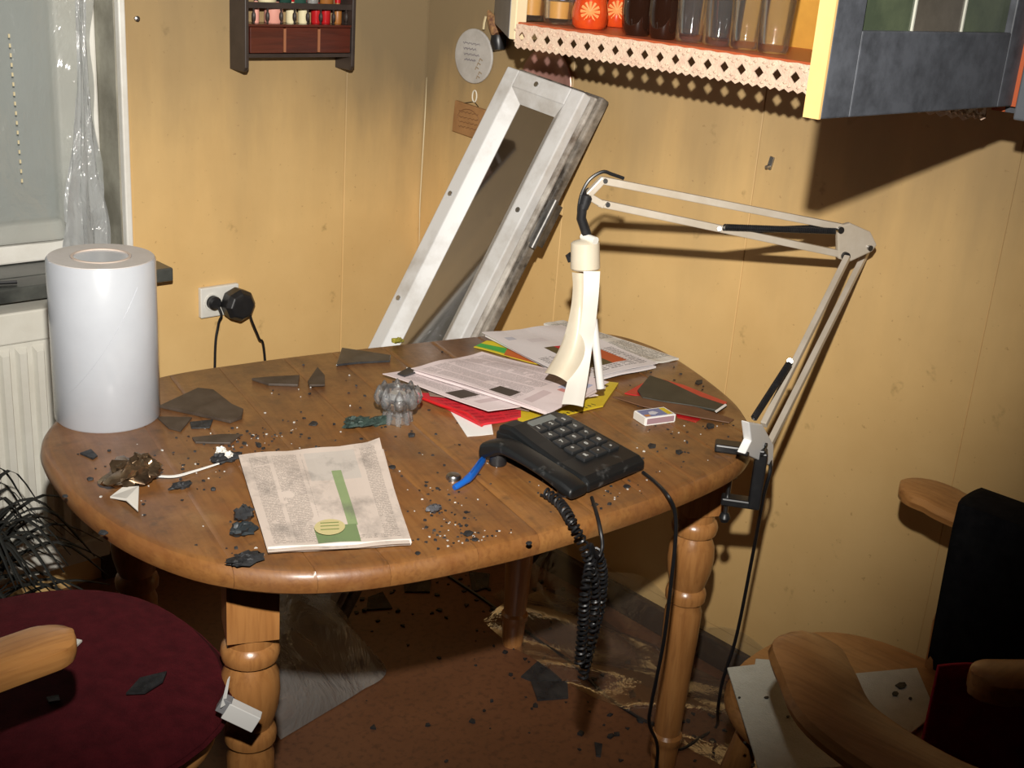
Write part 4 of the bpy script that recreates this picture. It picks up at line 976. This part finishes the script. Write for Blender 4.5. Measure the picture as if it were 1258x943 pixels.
ML = (m1-m0).length; MWd = .036; MH = .0145
MB().b2((.0008, 0, 0), (ML-.0008, MWd, MH)).build('sleeve', WHITEP, mx, local=True)
MB().b2((.004, -.0006, .0022), (ML-.003, .0002, MH-.0022)).build('striking_side', BOXPURP, mx, local=True)
MB().b2((-.0012, .0012, .001), (ML+.0012, MWd-.0012, MH-.001)).build('tray', plain('tray_card', (.66, .62, .55), .7), mx, local=True)
MB().b2((.003, .003, MH), (ML-.003, MWd-.003, MH+.0004)).build('label', newsprint('matchbox_print', (.18, .19, .32), 1, 1, [], 1, 0), mx, local=True)
MB().b2((ML-.014, .0035, MH+.0004), (ML-.0035, MWd-.0035, MH+.0007)).build('yellow_print', YELLOW, mx, local=True)
MB().b2((.004, .004, MH+.0004), (.014, .012, MH+.0007)).build('orange_print', plain('orange_print', (.5, .2, .05), .5), mx, local=True)
MB().prism([(.016, .012, MH+.0004), (.026, .009, MH+.0004), (.036, .015, MH+.0004), (.030, .024, MH+.0004), (.020, .022, MH+.0004)], (0, 0, .0003)).build('pale_emblem', plain('pale_emblem', (.55, .55, .6), .5), mx, local=True)

# ------------------------------------------------------------------ shards on the table
def shard(name, pts, mat, lab, th=.004, z=T, cat='shard', lift=0, group='glass shards on the table'):
    P = [bz(x, y, z) for x, y in pts]
    if lift: P = [p+V((0, 0, lift*(i/len(P)))) for i, p in enumerate(P)]
    mb = MB().prism(P, (0, 0, th))
    return mb.build(name, mat, label=lab, cat=cat, group=group, bevel=.0008)
G_ = 'shards and scraps on the table'
shard('glass_shard', [(196, 501), (243, 479), (262, 481), (285, 499), (299, 505), (297, 515), (283, 520)], SHARD, 'largest brown glass shard right of the film roll', .005, T+.0004)
shard('glass_shard', [(192, 513), (236, 514), (222, 531), (207, 527)], SHARD, 'triangular brown shard just below the largest one', .003, T)
shard('glass_shard', [(233, 519), (262, 516), (258, 526), (235, 527)], CHAR, 'small sooty shard right of the triangular one', .002, T)
shard('glass_shard', [(236, 539), (272, 535), (297, 535), (283, 546), (240, 545)], SHARD, 'narrow brown strip of glass above the folded newspaper corner', .0035)
shard('glass_shard', [(309, 467), (330, 465), (368, 463), (366, 475), (330, 474)], SHARD, 'pointed knife-like brown shard near the back table edge', .0045)
shard('glass_shard', [(378, 470), (390, 453), (399, 464), (399, 476), (380, 477)], SHARD, 'upright little brown shard beside the pointed one', .004, lift=.004)
shard('glass_shard', [(413, 450), (420, 429), (480, 438), (479, 445), (440, 447)], SHARDK, 'dark grey shard near the back edge of the table', .004)
shard('glass_shard', [(488, 460), (503, 452), (512, 458), (497, 463)], SHARDK, 'dark chip resting by the pink newspaper corner', .003, T+.0185)
shard('glass_shard', [(783, 481), (798, 463), (820, 470), (860, 489), (893, 500), (882, 506), (850, 500), (815, 495), (789, 490)], plain('grey_green_shard', (.030, .030, .023), .5, col2=(.05, .047, .035), sc_=20, spec=.3), 'dark grey-green shard on the red folder by the lamp clamp', .004, T+.0030)
shard('red_folder', [(767, 484), (803, 464), (840, 474), (893, 495), (888, 503), (840, 498)], REDP, 'red card folder under the dark shard near the lamp clamp', .0025, T+.0002, 'folder', group=G_)
shard('brown_scorched_strip', [(752, 488), (790, 487), (850, 499), (902, 516), (896, 520), (850, 512), (790, 500)], plain('scorched_card', (.16, .075, .035), .6, col2=(.10, .045, .022), sc_=12), 'long scorched brown card strip between shard and matchbox', .0022, T+.0030, 'card', group=G_)
shard('red_card', [(830, 508), (862, 514), (855, 519), (832, 513)], REDP, 'small red card corner beside the matchbox', .001, T, 'card', group=G_)
shard('white_edging', [(878, 505), (891, 496), (893, 498), (880, 507)], WHITEP, 'thin white edge strip at the tip of the red folder', .001, T+.0075, 'strip', group=G_)
shard('porcelain_shard', [(135, 612), (150, 602), (171, 602), (170, 634), (155, 622)], PORC, 'white porcelain shard below the crumpled brown foil', .003, T, lift=.010, group=G_)
# blobs: crumpled foil, green wax, bead
def blob(name, px, py, rx, ry, rz, mat, lab, cat, rough=.25, seed=0, z=T, ang=0, n=18, group=None):
    c = bz(px, py, z); rr = random.Random(seed); ph_ = [rr.uniform(0, 6.28) for _ in range(8)]
    mb = MB(); m_ = max(7, n//2); vs = []; fs = []
    for j in range(m_+1):
        th = math.pi*j/m_
        for i in range(n):
            a = 2*math.pi*i/n
            k = 1+rough*(math.sin(3*a+ph_[0]+2*th)*.5+math.sin(5*th+ph_[1]+2*a)*.5+math.sin(7*a+ph_[2]-4*th)*.4)
            x, y, zz = rx*k*math.sin(th)*math.cos(a), ry*k*math.sin(th)*math.sin(a), rz*(1+math.cos(th)*max(.3, k))
            vs.append(c+V((x*math.cos(ang)-y*math.sin(ang), x*math.sin(ang)+y*math.cos(ang), max(zz, 0))))
    for j in range(m_):
        for i in range(n): fs.append((j*n+i, (j+1)*n+i, (j+1)*n+(i+1) % n, j*n+(i+1) % n))
    return mb.add(vs, fs).build(name, mat, label=lab, cat=cat, smooth=rough < .5, group=group)
fo = thing('crumpled_foil', bz(165, 590), 'crumpled shiny brown foil lump with a white ribbon on the table', 'foil')
rr = random.Random(5)
def crum(px, py, rx, ry, rz, seed, nm, mat, n=22):
    o = blob(nm, px, py, rx, ry, rz, mat, None, None, .34, seed, T, .4, n); o.parent = fo; o.location = wm(fo).inverted() @ o.location; return o
crum(160, 592, .042, .028, .016, 4, 'foil_sheet', FOIL); crum(176, 588, .022, .022, .017, 9, 'foil_knob', FOIL)
MB().grid(lambda u, v: cat_rom([bz(193, 584, T+.008), bz(215, 584, T+.006), bz(240, 577, T+.004), bz(268, 568, T+.004)], 8)[int(round(u*24))]+V((0, -.004+.008*v*(1-.6*u), 0)), 24, 2, .001).build('white_ribbon', WHITEP, fo)
blob('burnt_wax_lump', 437, 523, .022, .017, .007, GREENLUMP, 'burnt green lump left of the candle holder, thicker piece', 'wax lump', .4, 3, T, .2)
blob('burnt_wax_stick', 464, 521, .030, .010, .006, GREENLUMP, 'long burnt green lump touching the candle holder foot', 'wax lump', .3, 8, T, .15)
blob('yellow_bead', 488, 421, .013, .009, .005, plain('yellow_green_glass', (.34, .30, .04), .2, col2=(.12, .12, .03), sc_=40), 'little yellow-green trinket at the back edge of the table', 'trinket', .3, 6)
blob('melted_blob', 300, 640, .013, .011, .011, SHARDK, 'shiny black melted blob left of the folded newspaper', 'melted blob', .35, 12)
blob('melted_blob', 298, 656, .017, .013, .008, plain('dark_blue_grey_char', (.02, .026, .03), .4), 'matt black melted blob below the shiny one', 'melted blob', .3, 15)
blob('melted_blob', 302, 690, .024, .014, .005, CHAR, 'flat charred crust at the front table edge', 'melted blob', .36, 16)
blob('melted_blob', 533, 628, .012, .008, .005, plain('grey_ash_lump', (.10, .10, .11), .5, col2=(.03, .03, .03), sc_=40), 'grey ash lump right of the folded newspaper', 'ash lump', .36, 17)
blob('charred_crust', 222, 599, .016, .008, .004, CHAR, 'dark charred crust right of the foil lump', 'crust', .36, 21)
blob('charred_crust', 276, 566, .022, .014, .006, CHAR, 'charred crust with white crumbs at the ribbon end', 'crust', .36, 22)
blob('porcelain_crumb', 271, 558, .008, .006, .006, PORC, 'larger white crumb on the charred crust', 'crumb', .3, 23, T+.008)
blob('porcelain_crumb', 281, 562, .006, .005, .005, PORC, 'smaller white crumb right of the larger one', 'crumb', .3, 24, T+.008)
shard('char_flake', [(98, 558), (112, 553), (120, 561), (114, 565)], CHAR, 'lone black flake below the film roll', .003, group='charred flakes on the table', cat='flake')
FL = [(111, 589, 'left table edge'), (80, 610, 'far left rim'), (127, 655, 'left front rim'), (243, 541, 'shard strip'), (300, 545, 'newspaper top left corner'), (318, 548, 'newspaper upper edge'), (262, 602, 'foil ribbon'), (385, 521, 'table middle'), (513, 680, 'front edge centre'), (575, 656, 'front edge seam'), (584, 663, 'front edge seam right'), (483, 574, 'newspaper right edge'), (505, 535, 'candle holder foot'), (873, 524, 'lamp clamp'), (882, 516, 'red folder tip'), (800, 548, 'phone right corner'), (834, 556, 'table right side'), (858, 470, 'back right rim'), (770, 598, 'phone front'), (731, 620, 'phone cord'), (650, 668, 'front rim'), (420, 555, 'newspaper top')]
for i, (x, y, where) in enumerate(FL):
    n = R.randint(5, 7); s_ = R.uniform(3.5, 6.5); a0 = R.random()*6
    shard('char_flake', [(x+s_*1.2*math.cos(a0+2*math.pi*k/n)*R.uniform(.6, 1.1), y+s_*.6*math.sin(a0+2*math.pi*k/n)*R.uniform(.6, 1.1)) for k in range(n)], CHAR, 'small black charred flake by the %s' % where, R.uniform(.0015, .004), group='charred flakes on the table', cat='flake')
# uncountable crumbs
def crumbs(name, spots, mat, lab, zfun, n, smin_, smax_, seed, par=None):
    rr = random.Random(seed); mb = MB()
    for _ in range(n):
        p = zfun(rr)
        if p is None: continue
        s_ = rr.uniform(smin_, smax_); k = rr.randint(3, 5); a0 = rr.random()*6.28
        mb.prism([p+V((s_*rr.uniform(.5, 1.2)*math.cos(a0+2*math.pi*i/k), s_*rr.uniform(.5, 1.2)*math.sin(a0+2*math.pi*i/k), 0)) for i in range(k)], (0, 0, s_*rr.uniform(.3, .8)))
    return mb.build(name, mat, label=lab, cat='debris', kind='stuff', origin=(0, 0, 0))
def in_out(p):
    n = len(OUT); ins = False
    for i in range(n):
        (x1, y1), (x2, y2) = OUT[i], OUT[i-1]
        if (y1 > p.y) != (y2 > p.y) and p.x < (x2-x1)*(p.y-y1)/(y2-y1)+x1: ins = not ins
    return ins
def on_table(cl_):
    def f(rr):
        c = rr.choice(cl_); p = bz(rr.gauss(c[0], c[2]), rr.gauss(c[1], c[3]))
        q = V((-.78, -1.06, 0)); t = q+(p-q)*1.04
        return p if in_out(t) else None
    return f
CLU = [(270, 560, 40, 15), (300, 690, 25, 10), (300, 540, 30, 8), (400, 520, 60, 20), (540, 630, 25, 20), (570, 660, 40, 8), (840, 540, 50, 22), (740, 600, 40, 14), (200, 600, 60, 40), (560, 580, 60, 40), (450, 470, 140, 35), (820, 470, 40, 15)]
crumbs('soot_crumbs', CLU, CHAR, 'scattered black soot crumbs over the table top', on_table(CLU), 420, .0010, .0036, 3)
crumbs('glass_splinters', CLU, plain('glass_splinter', (.55, .55, .52), .15), 'tiny bright glass splinters scattered over the table top', on_table(CLU), 170, .0008, .0022, 4)
def fl_fn(rr):
    c = rr.choice([(580, 720, 60, 25), (480, 740, 60, 30), (600, 790, 120, 60), (680, 850, 60, 50), (860, 870, 40, 40)])
    return bz(rr.gauss(c[0], c[2]), rr.gauss(c[1], c[3]), .0005)
crumbs('floor_soot', None, CHAR, 'black soot bits scattered over the floor under the table', fl_fn, 160, .002, .009, 5)
for pts, lab in (([(640, 832), (662, 812), (690, 836), (655, 838)], 'grey shard lying on the floor behind the square black one'), ([(652, 838), (697, 838), (698, 858), (660, 861)], 'square black shard on the floor in front of the table leg'), ([(495, 712), (530, 709), (528, 728), (497, 728)], 'black shard on the floor nearest the table edge'), ([(452, 735), (470, 728), (482, 748), (450, 750)], 'black pointed shard on the floor beside the leaning sash'), ([(576, 703), (602, 706), (600, 722), (580, 728)], 'jagged black flake on the floor under the table'), ([(730, 913), (740, 915), (738, 930), (732, 929)], 'narrow dark flake at the bottom of the floor'), ([(772, 850), (778, 848), (781, 856), (774, 858)], 'small dark flake on the floor beside the right table leg')):
    P = [bz(x, y, .0006) for x, y in pts]
    MB().prism(P, (0, 0, .004)).build('floor_shard', SHARDK, label=lab, cat='shard', group='shards on the floor')

# ------------------------------------------------------------------ plastic on the floor
BAG = film('grey_bag_film', (.42, .39, .36), .55, .10, .3, .9, 9)
base_ = [bz(345, 908, .003), bz(395, 880, .003), bz(440, 848, .003), bz(474, 828, .003), bz(455, 795, .003)]
bag = thing('plastic_bag', bz(400, 850, 0), 'crumpled translucent grey plastic sack on the floor behind the table leg', 'bag')
apex = [V((-1.00, -.66, .10)), V((-.90, -.60, .19)), V((-.82, -.56, .22)), V((-.72, -.50, .17)), V((-.66, -.50, .10))]
bot = cat_rom(base_, 8); top = cat_rom(apex, 8)
def bagf(u, v):
    i = int(round(u*32)); p = bot[i]*(1-v)+top[i]*v
    p = p+V((-.02, -.02, .035))*math.sin(v*math.pi)*(1+.5*math.sin(8*u))+V((.006*math.sin(17*u+6*v), .004*math.sin(23*v+9*u), .010*math.sin(13*u-8*v)*v))
    p.z = max(p.z, .003); return p
MB().grid(bagf, 32, 16).build('front_film', BAG, bag, smooth=True)
def bagb(u, v):
    i = int(round(u*32)); p = top[i]*(1-v)+V((top[i].x+.02, top[i].y+.06, .003))*v
    return p+V((.006*math.sin(15*u+6*v), 0, .006*math.sin(11*u)*(1-v)))
MB().grid(bagb, 32, 8).build('back_film', BAG, bag, smooth=True)
CLR = film('clear_sheet_film', (.30, .26, .22), .10, .05, .3, .35, 9, .45)
cs_ = thing('plastic_sheet', V((-.16, -1.08, 0)), 'shiny clear plastic sheeting heaped along the right baseboard', 'plastic sheet')
def shf(u, v):
    y = -.62-.98*u; x = -.022-(.20+.05*math.sin(7*u))*(1-v)
    z = .006+.085*v**1.6+.020*abs(math.sin(9*u+5*v))*(.3+v)+.012*math.sin(23*u+7*v)*v
    return V((min(x+.012*math.sin(17*v+9*u)*(1-v), -.021), y, max(z, .004)))
MB().grid(shf, 60, 18).build('film', CLR, cs_, smooth=True)
def shf2(u, v):
    y = -.70-.82*u; x = -.06-.26*v
    return V((x-.02*math.sin(6*u), y, max(.005, .006+.035*abs(math.sin(5*u+2.5*v))*math.sin(math.pi*v)+.008*math.sin(21*u+9*v))))
MB().grid(shf2, 50, 20).build('film_fold', CLR, cs_, smooth=True)

# ------------------------------------------------------------------ chairs
def rounded(cx, cy, a, b, e, n=40): return [(cx+a*math.copysign(abs(math.cos(t))**e, math.cos(t)), cy+b*math.copysign(abs(math.sin(t))**e, math.sin(t))) for t in [2*math.pi*k/n for k in range(n)]]
def slab(poly, z0, z1, rad, puff=0):
    cx = sum(p[0] for p in poly)/len(poly); cy = sum(p[1] for p in poly)/len(poly); mb = MB()
    prof = [(1-rad*4, z0), (1-rad, z0+.001), (1, z0+(z1-z0)*.35), (1, z0+(z1-z0)*.6), (1-rad, z1-.002), (1-rad*4, z1+puff*.4), (.6, z1+puff*.8), (.25, z1+puff), (.02, z1+puff)]
    n = len(poly); vs = []; fs = []
    for s_, z in prof: vs += [V((cx+(x-cx)*s_, cy+(y-cy)*s_, z)) for x, y in poly]
    for j in range(len(prof)-1):
        for i in range(n): fs.append((j*n+i, j*n+(i+1) % n, (j+1)*n+(i+1) % n, (j+1)*n+i))
    fs += [tuple(range(n))[::-1], tuple((len(prof)-1)*n+i for i in range(n))]
    return mb.add(vs, fs)
def armrest(path, width, th):
    """flat rounded-end plank sweeping along path (local coords)"""
    P = cat_rom(path, 8); n = len(P); W = []
    tot = [0]
    for i in range(1, n): tot.append(tot[-1]+(P[i]-P[i-1]).length)
    mb = MB(); k = 12; rings = []
    for i, p in enumerate(P):
        t = (P[min(i+1, n-1)]-P[max(i-1, 0)]).normalized(); s_ = t.cross(V((0, 0, 1))).normalized(); up_ = s_.cross(t)
        d = tot[i]; hw = width/2
        e = math.sqrt(max(0.02, 1-max(0, (hw-d)/hw)**2))
        th_ = th*(.75+.25*e)
        rings.append([p+s_*hw*e*math.copysign(abs(math.cos(a))**.6, math.cos(a))+up_*th_/2*math.copysign(abs(math.sin(a))**.6, math.sin(a)) for a in [2*math.pi*q/k for q in range(k)]])
    vs = [q for r_ in rings for q in r_]
    fs = [(i*k+q, (i+1)*k+q, (i+1)*k+(q+1) % k, i*k+(q+1) % k) for i in range(n-1) for q in range(k)]
    fs += [tuple(range(k)), tuple((n-1)*k+q for q in range(k))[::-1]]
    return mb.add(vs, fs)
SPIN = [(.010, 0), (.013, .03), (.017, .06), (.012, .085), (.016, .09), (.016, .10), (.012, .105), (.014, .15), (.010, .20)]
def chair(loc, rz, lab, seat_z, tips, armz, half, cushion, seat_ab=(.235, .235), aw=.075, bulge=0, so=(0, 0), deep=0):
    tip = sum(tips)/2
    t = thing('pine_armchair', loc, lab, 'chair', rz, 'pine armchairs around the table')
    slab(rounded(so[0], so[1], seat_ab[0], seat_ab[1], .8), seat_z-.036, seat_z, .03).build('seat', PINE_Y, t, local=True, smooth=True)
    for sx_ in (-1, 1):
        for sy in (-1, 1):
            a = V((so[0]+sx_*.13, so[1]+sy*.12, seat_z-.03)); b = V((so[0]+sx_*(seat_ab[0]-.045), so[1]+sy*(seat_ab[1]-.045), 0))
            ps = [a+(b-a)*k/8 for k in range(9)]
            MB().tube(ps, [.016, .020, .025, .020, .016, .022, .020, .016, .013], 14).build('leg', PINE_Z, t, local=True, smooth=True)
    MB().tube([(so[0]-.14, so[1], .17), (so[0]+.14, so[1], .17)], .010, 10).build('stretcher', PINE_X, t, local=True, smooth=True)
    for sx_ in (-1, 1):
        tip = tips[0] if sx_ < 0 else tips[1]; tm = min(tips); bl = bulge if sx_ < 0 else 0
        armrest([(sx_*(half-bl*.16), tip, armz), (sx_*(half+.005+bl*.3), tip-.06, armz+.001), (sx_*(half+bl*.8), tip-.14, armz-.004), (sx_*(half-.01+bl), tm-.23-deep*.6, armz), (sx_*(half-.05+bl*.6), tm-.31-deep, armz+.01), (sx_*(half-.14), tm-.38-deep, armz+.015), (0, tm-.40-deep, armz+.018)], aw, .034).build('arm', PINE_Y, t, local=True, smooth=True)
        for k, (yy, inx) in enumerate(((tip-.125, -.01), (tm-.20, -.01), (tm-.29, .01))):
            a = V((so[0]+sx_*(seat_ab[0]-.035-inx), max(-.19, min(yy-.02, .15))*.85, seat_z-.004)); b = V((sx_*(half-inx+bl*(.8 if k == 0 else .95 if k == 1 else .8)), yy, armz-.010)); L = (b-a)
            MB().tube([a+L*q for q in (0, .15, .3, .42, .46, .52, .56, .75, 1)], [.009, .012, .016, .011, .015, .015, .011, .013, .008], 12).build('spindle', PINE_Z, t, local=True, smooth=True)
    tip = min(tips)+.04-deep
    for k in range(5):
        x = -.13+.065*k; yb = -seat_ab[1]+.03
        MB().tube([(x, yb, seat_z-.004), (x*1.15, tip-.43, armz), (x*1.25, tip-.47, armz+.16)], [.009, .011, .008], 10).build('spindle', PINE_Z, t, local=True, smooth=True)
    MB().tube(cat_rom([(-.19, tip-.43, armz+.165), (-.1, tip-.475, armz+.18), (0, tip-.49, armz+.185), (.1, tip-.475, armz+.18), (.19, tip-.43, armz+.165)], 6), .026, 12, squash=.6).build('top_rail', PINE_X, t, local=True, smooth=True)
    if cushion:
        slab(rounded(0, .01, seat_ab[0]+.012, seat_ab[1]+.015, .84), seat_z+.001, seat_z+.045, .05, .012).build('cushion', REDFAB, t, local=True, smooth=True)
        MB().tube([V((x, y, seat_z+.022)) for x, y in rounded(0, .01, seat_ab[0]+.013, seat_ab[1]+.016, .84)+rounded(0, .01, seat_ab[0]+.013, seat_ab[1]+.016, .84)[:1]], .004, 6).build('piping', REDFAB, t, local=True, smooth=True)
    return t
chA = chair((-1.512, -1.050, 0), math.radians(-90), 'pine armchair with a sooty dark red seat cushion at the left table end', .450, (-.028, -.028), .713, .262, True, (.25, .25))
chB = chair((-.513, -1.753, 0), math.radians(3), 'pine armchair with a pale cloth on its seat at the right', .430, (-.029, .129), .68, .293, False, (.205, .205), .100, .125, (.035, .0), .12)
# flakes on the red seat
for pts, lab in (([(155, 853), (172, 834), (205, 826), (200, 838), (178, 852)], 'large black flake lying on the red seat cushion'), ([(84, 793), (92, 786), (101, 788), (93, 796)], 'pale chip on the red seat beside the chair arm'), ([(57, 858), (72, 855), (74, 862), (60, 864)], 'small dark chip near the bottom of the red seat')):
    P = [bz(x, y, .510) for x, y in pts]
    MB().prism(P, (0, 0, .003)).build('seat_flake', CHAR if 'dark' in lab or 'black' in lab else PORC, label=lab, cat='flake', group='flakes on the red seat')
# pale cloth on chair B seat
tw = thing('speckled_cloth', bz(1000, 870, .432), 'pale cloth spotted with black soot spread on the right chair seat', 'cloth')
tp = [bz(*p, .434) for p in ((893, 822), (927, 818), (928, 811), (970, 814), (1040, 830), (1126, 822), (1150, 878), (1090, 925), (1030, 945), (932, 948))]
MB().prism(tp, (0, 0, .004)).build('fabric', TOWEL, tw, bevel=.001)
for i, (x, y, s_) in enumerate([(1017, 867, 9), (1000, 901, 8), (942, 857, 4), (1036, 868, 4), (915, 912, 3), (1108, 842, 9), (1100, 852, 6), (908, 857, 2.5), (990, 845, 4), (925, 940, 4), (1118, 858, 3), (968, 880, 2.5)]):
    MB().prism([bz(x+s_*math.cos(a)*R.uniform(.6, 1), y+s_*.6*math.sin(a)*R.uniform(.6, 1), .4385) for a in [k*1.05 for k in range(6)]], (0, 0, .0015)).build('soot_spot', CHAR, tw)
# black garment over the far arm of chair B
Mb_ = wm(chB)
gar = thing('black_garment', Mb_ @ V((.29, -.1, .05)), 'black woollen garment hanging over the far arm of the right chair', 'garment')
def gf(u, v):
    # u along the arm, v: from inner hem over the arm to outer hem
    y = .012-.33*u; s_ = v*2-1
    wob = .010*math.sin(11*u+3*v)*abs(s_)
    if abs(s_) < .16: x = .293+.29*s_; z = .68+.027+.004*math.cos(s_*9)
    else:
        k = (abs(s_)-.16)/.84; x = .293+math.copysign(.050+(.05*k if s_ < 0 else 0)+.012*math.sin(3*k), s_)+wob; z = .70-(.62 if s_ < 0 else .30)*k
    return Mb_ @ V((x, y-(.05*max(0, -s_-.1)*(1-u)), max(z, .02)))
MB().grid(gf, 26, 40).build('cloth', BLACKFAB, gar, smooth=True, solid=.006)
# third chair at the right edge, only its arm and red throw reach the frame
tip = bz(1192, 838, .668)
dirr = V((.80, -.60, 0)).normalized()
chC = thing('armchair', V((tip.x+.35, tip.y-.30, 0)), 'pine chair arm with a red throw at the lower right corner', 'chair', group='pine armchairs around the table')
armrest([tip, tip+dirr*.06, tip+dirr*.15, tip+dirr*.30, tip+dirr*.46], .072, .040).build('arm', PINE_X, chC, smooth=True)
for k in (.42,):
    q = tip+dirr*k; MB().tube([V((q.x, q.y, .44)), V((q.x, q.y, .52)), V((q.x, q.y, .57)), V((q.x, q.y, .655))], [.012, .018, .012, .009], 12).build('spindle', PINE_Z, chC, smooth=True)
sc_ = V((-.30, -2.56, 0))
slab(rounded(sc_.x, sc_.y, .24, .24, .8), .405, .44, .03).build('seat', PINE_Y, chC, smooth=True)
for ax_, ay_ in ((-1, -1), (1, -1), (-1, 1), (1, 1)):
    MB().tube([sc_+V((ax_*.15, ay_*.15, .42)), sc_+V((ax_*.17, ay_*.17, .25)), sc_+V((ax_*.2, ay_*.2, 0))], [.018, .024, .014], 12).build('leg', PINE_Z, chC, smooth=True)
rt_ = thing('red_throw', V((tip.x+.1, tip.y, .43)), 'red textile hanging over the chair arm at the lower right', 'textile')
side_ = V((dirr.y, -dirr.x, 0))
if side_.y < 0: side_ = -side_
def rf_(u, v):
    b = tip+dirr*(.045+.30*u); k = v*2-1
    if abs(k) < .22: off_ = k*.19; z = .668+.024
    else: off_ = math.copysign(.042+.006*math.sin(9*u), k); z = .690-.25*(abs(k)-.22)/.78
    if k < -.0 and u < .22: z = min(z, .645); off_ = min(off_, -.0) if side_.y < 0 else off_
    return V((b.x+side_.x*off_, b.y+side_.y*off_, z))
def rback(u, v):
    b = tip+dirr*(-.02+.40*u)+side_*(.046+.006*math.sin(14*u))
    return V((b.x, b.y, .662-.24*v+.0*u))
MB().grid(rback, 20, 12).build('hanging_part', REDTEX, rt_, smooth=True, solid=.006)
def rtop(u, v):
    b = tip+dirr*(.10+.28*u)+side_*(.050-.10*v)
    return V((b.x, b.y, .700-.006*math.cos(6*v)*0))
MB().grid(rtop, 12, 8).build('top_part', REDTEX, rt_, smooth=True, solid=.006)

# small white box lodged at the table leg, on the red seat edge
wbx = thing('white_packet', bz(296, 876, .50), 'small white packet wedged between red seat and table leg', 'packet')
pa = bz(297, 878, .505)
rotp = Matrix.Rotation(math.radians(-40), 3, 'Z') @ Matrix.Rotation(math.radians(28), 3, 'Y')
MB().box(pa, (.046, .016, .026), rotp).build('box', WHITEP, wbx, bevel=.001)
MB().box(pa+rotp @ V((-.028, .0, .004)), (.014, .0145, .022), rotp).build('grey_flap', plain('grey_flap', (.25, .25, .26), .5), wbx, bevel=.001)
MB().add([pa+V((-.028, .006, .02)), pa+V((-.020, .008, .02)), pa+V((-.006, .02, .052)), pa+V((-.010, .018, .05))], [(0, 1, 2, 3)]).build('torn_lid', WHITEP, wbx, solid=.0012)

# ------------------------------------------------------------------ scorched plant
pl0 = V((-1.40, -.40, 0))
plant = thing('scorched_plant', pl0, 'blackened grassy pot plant by the radiator', 'plant')
MB().lathe([(.06, 0), (.085, .17), (.095, .18), (.092, .19), (.082, .185), (.001, .17)], pl0, 24).build('pot', plain('grimy_white_pot', (.42, .40, .36), .5, col2=(.1, .09, .08), sc_=12), plant, smooth=True)
rr = random.Random(11)
for i in range(250):
    a = rr.uniform(0, 6.28); L = rr.uniform(.10, .25)*(1 if math.sin(a) < .2 else .62); h = rr.uniform(.0, .34)
    b0 = pl0+V((.05*math.cos(a)*rr.random(), .05*math.sin(a)*rr.random(), .17)); d = V((math.cos(a), math.sin(a), 0)); s_ = V((-d.y, d.x, 0))
    pts = cat_rom([b0, b0+d*L*.3+V((0, 0, h*.75)), b0+d*L*.75+V((0, 0, h)), b0+d*L*1.15+V((0, 0, h*.72))], 4)
    n = len(pts); mb = MB()
    mb.add([p+s_*k*.0075*(1-(i_/(n-1))**2*.9) for i_, p in enumerate(pts) for k in (-1, 1)], [(2*i_, 2*i_+1, 2*i_+3, 2*i_+2) for i_ in range(n-1)])
    mb.build('leaf', LEAF, plant, smooth=True, solid=.0012)
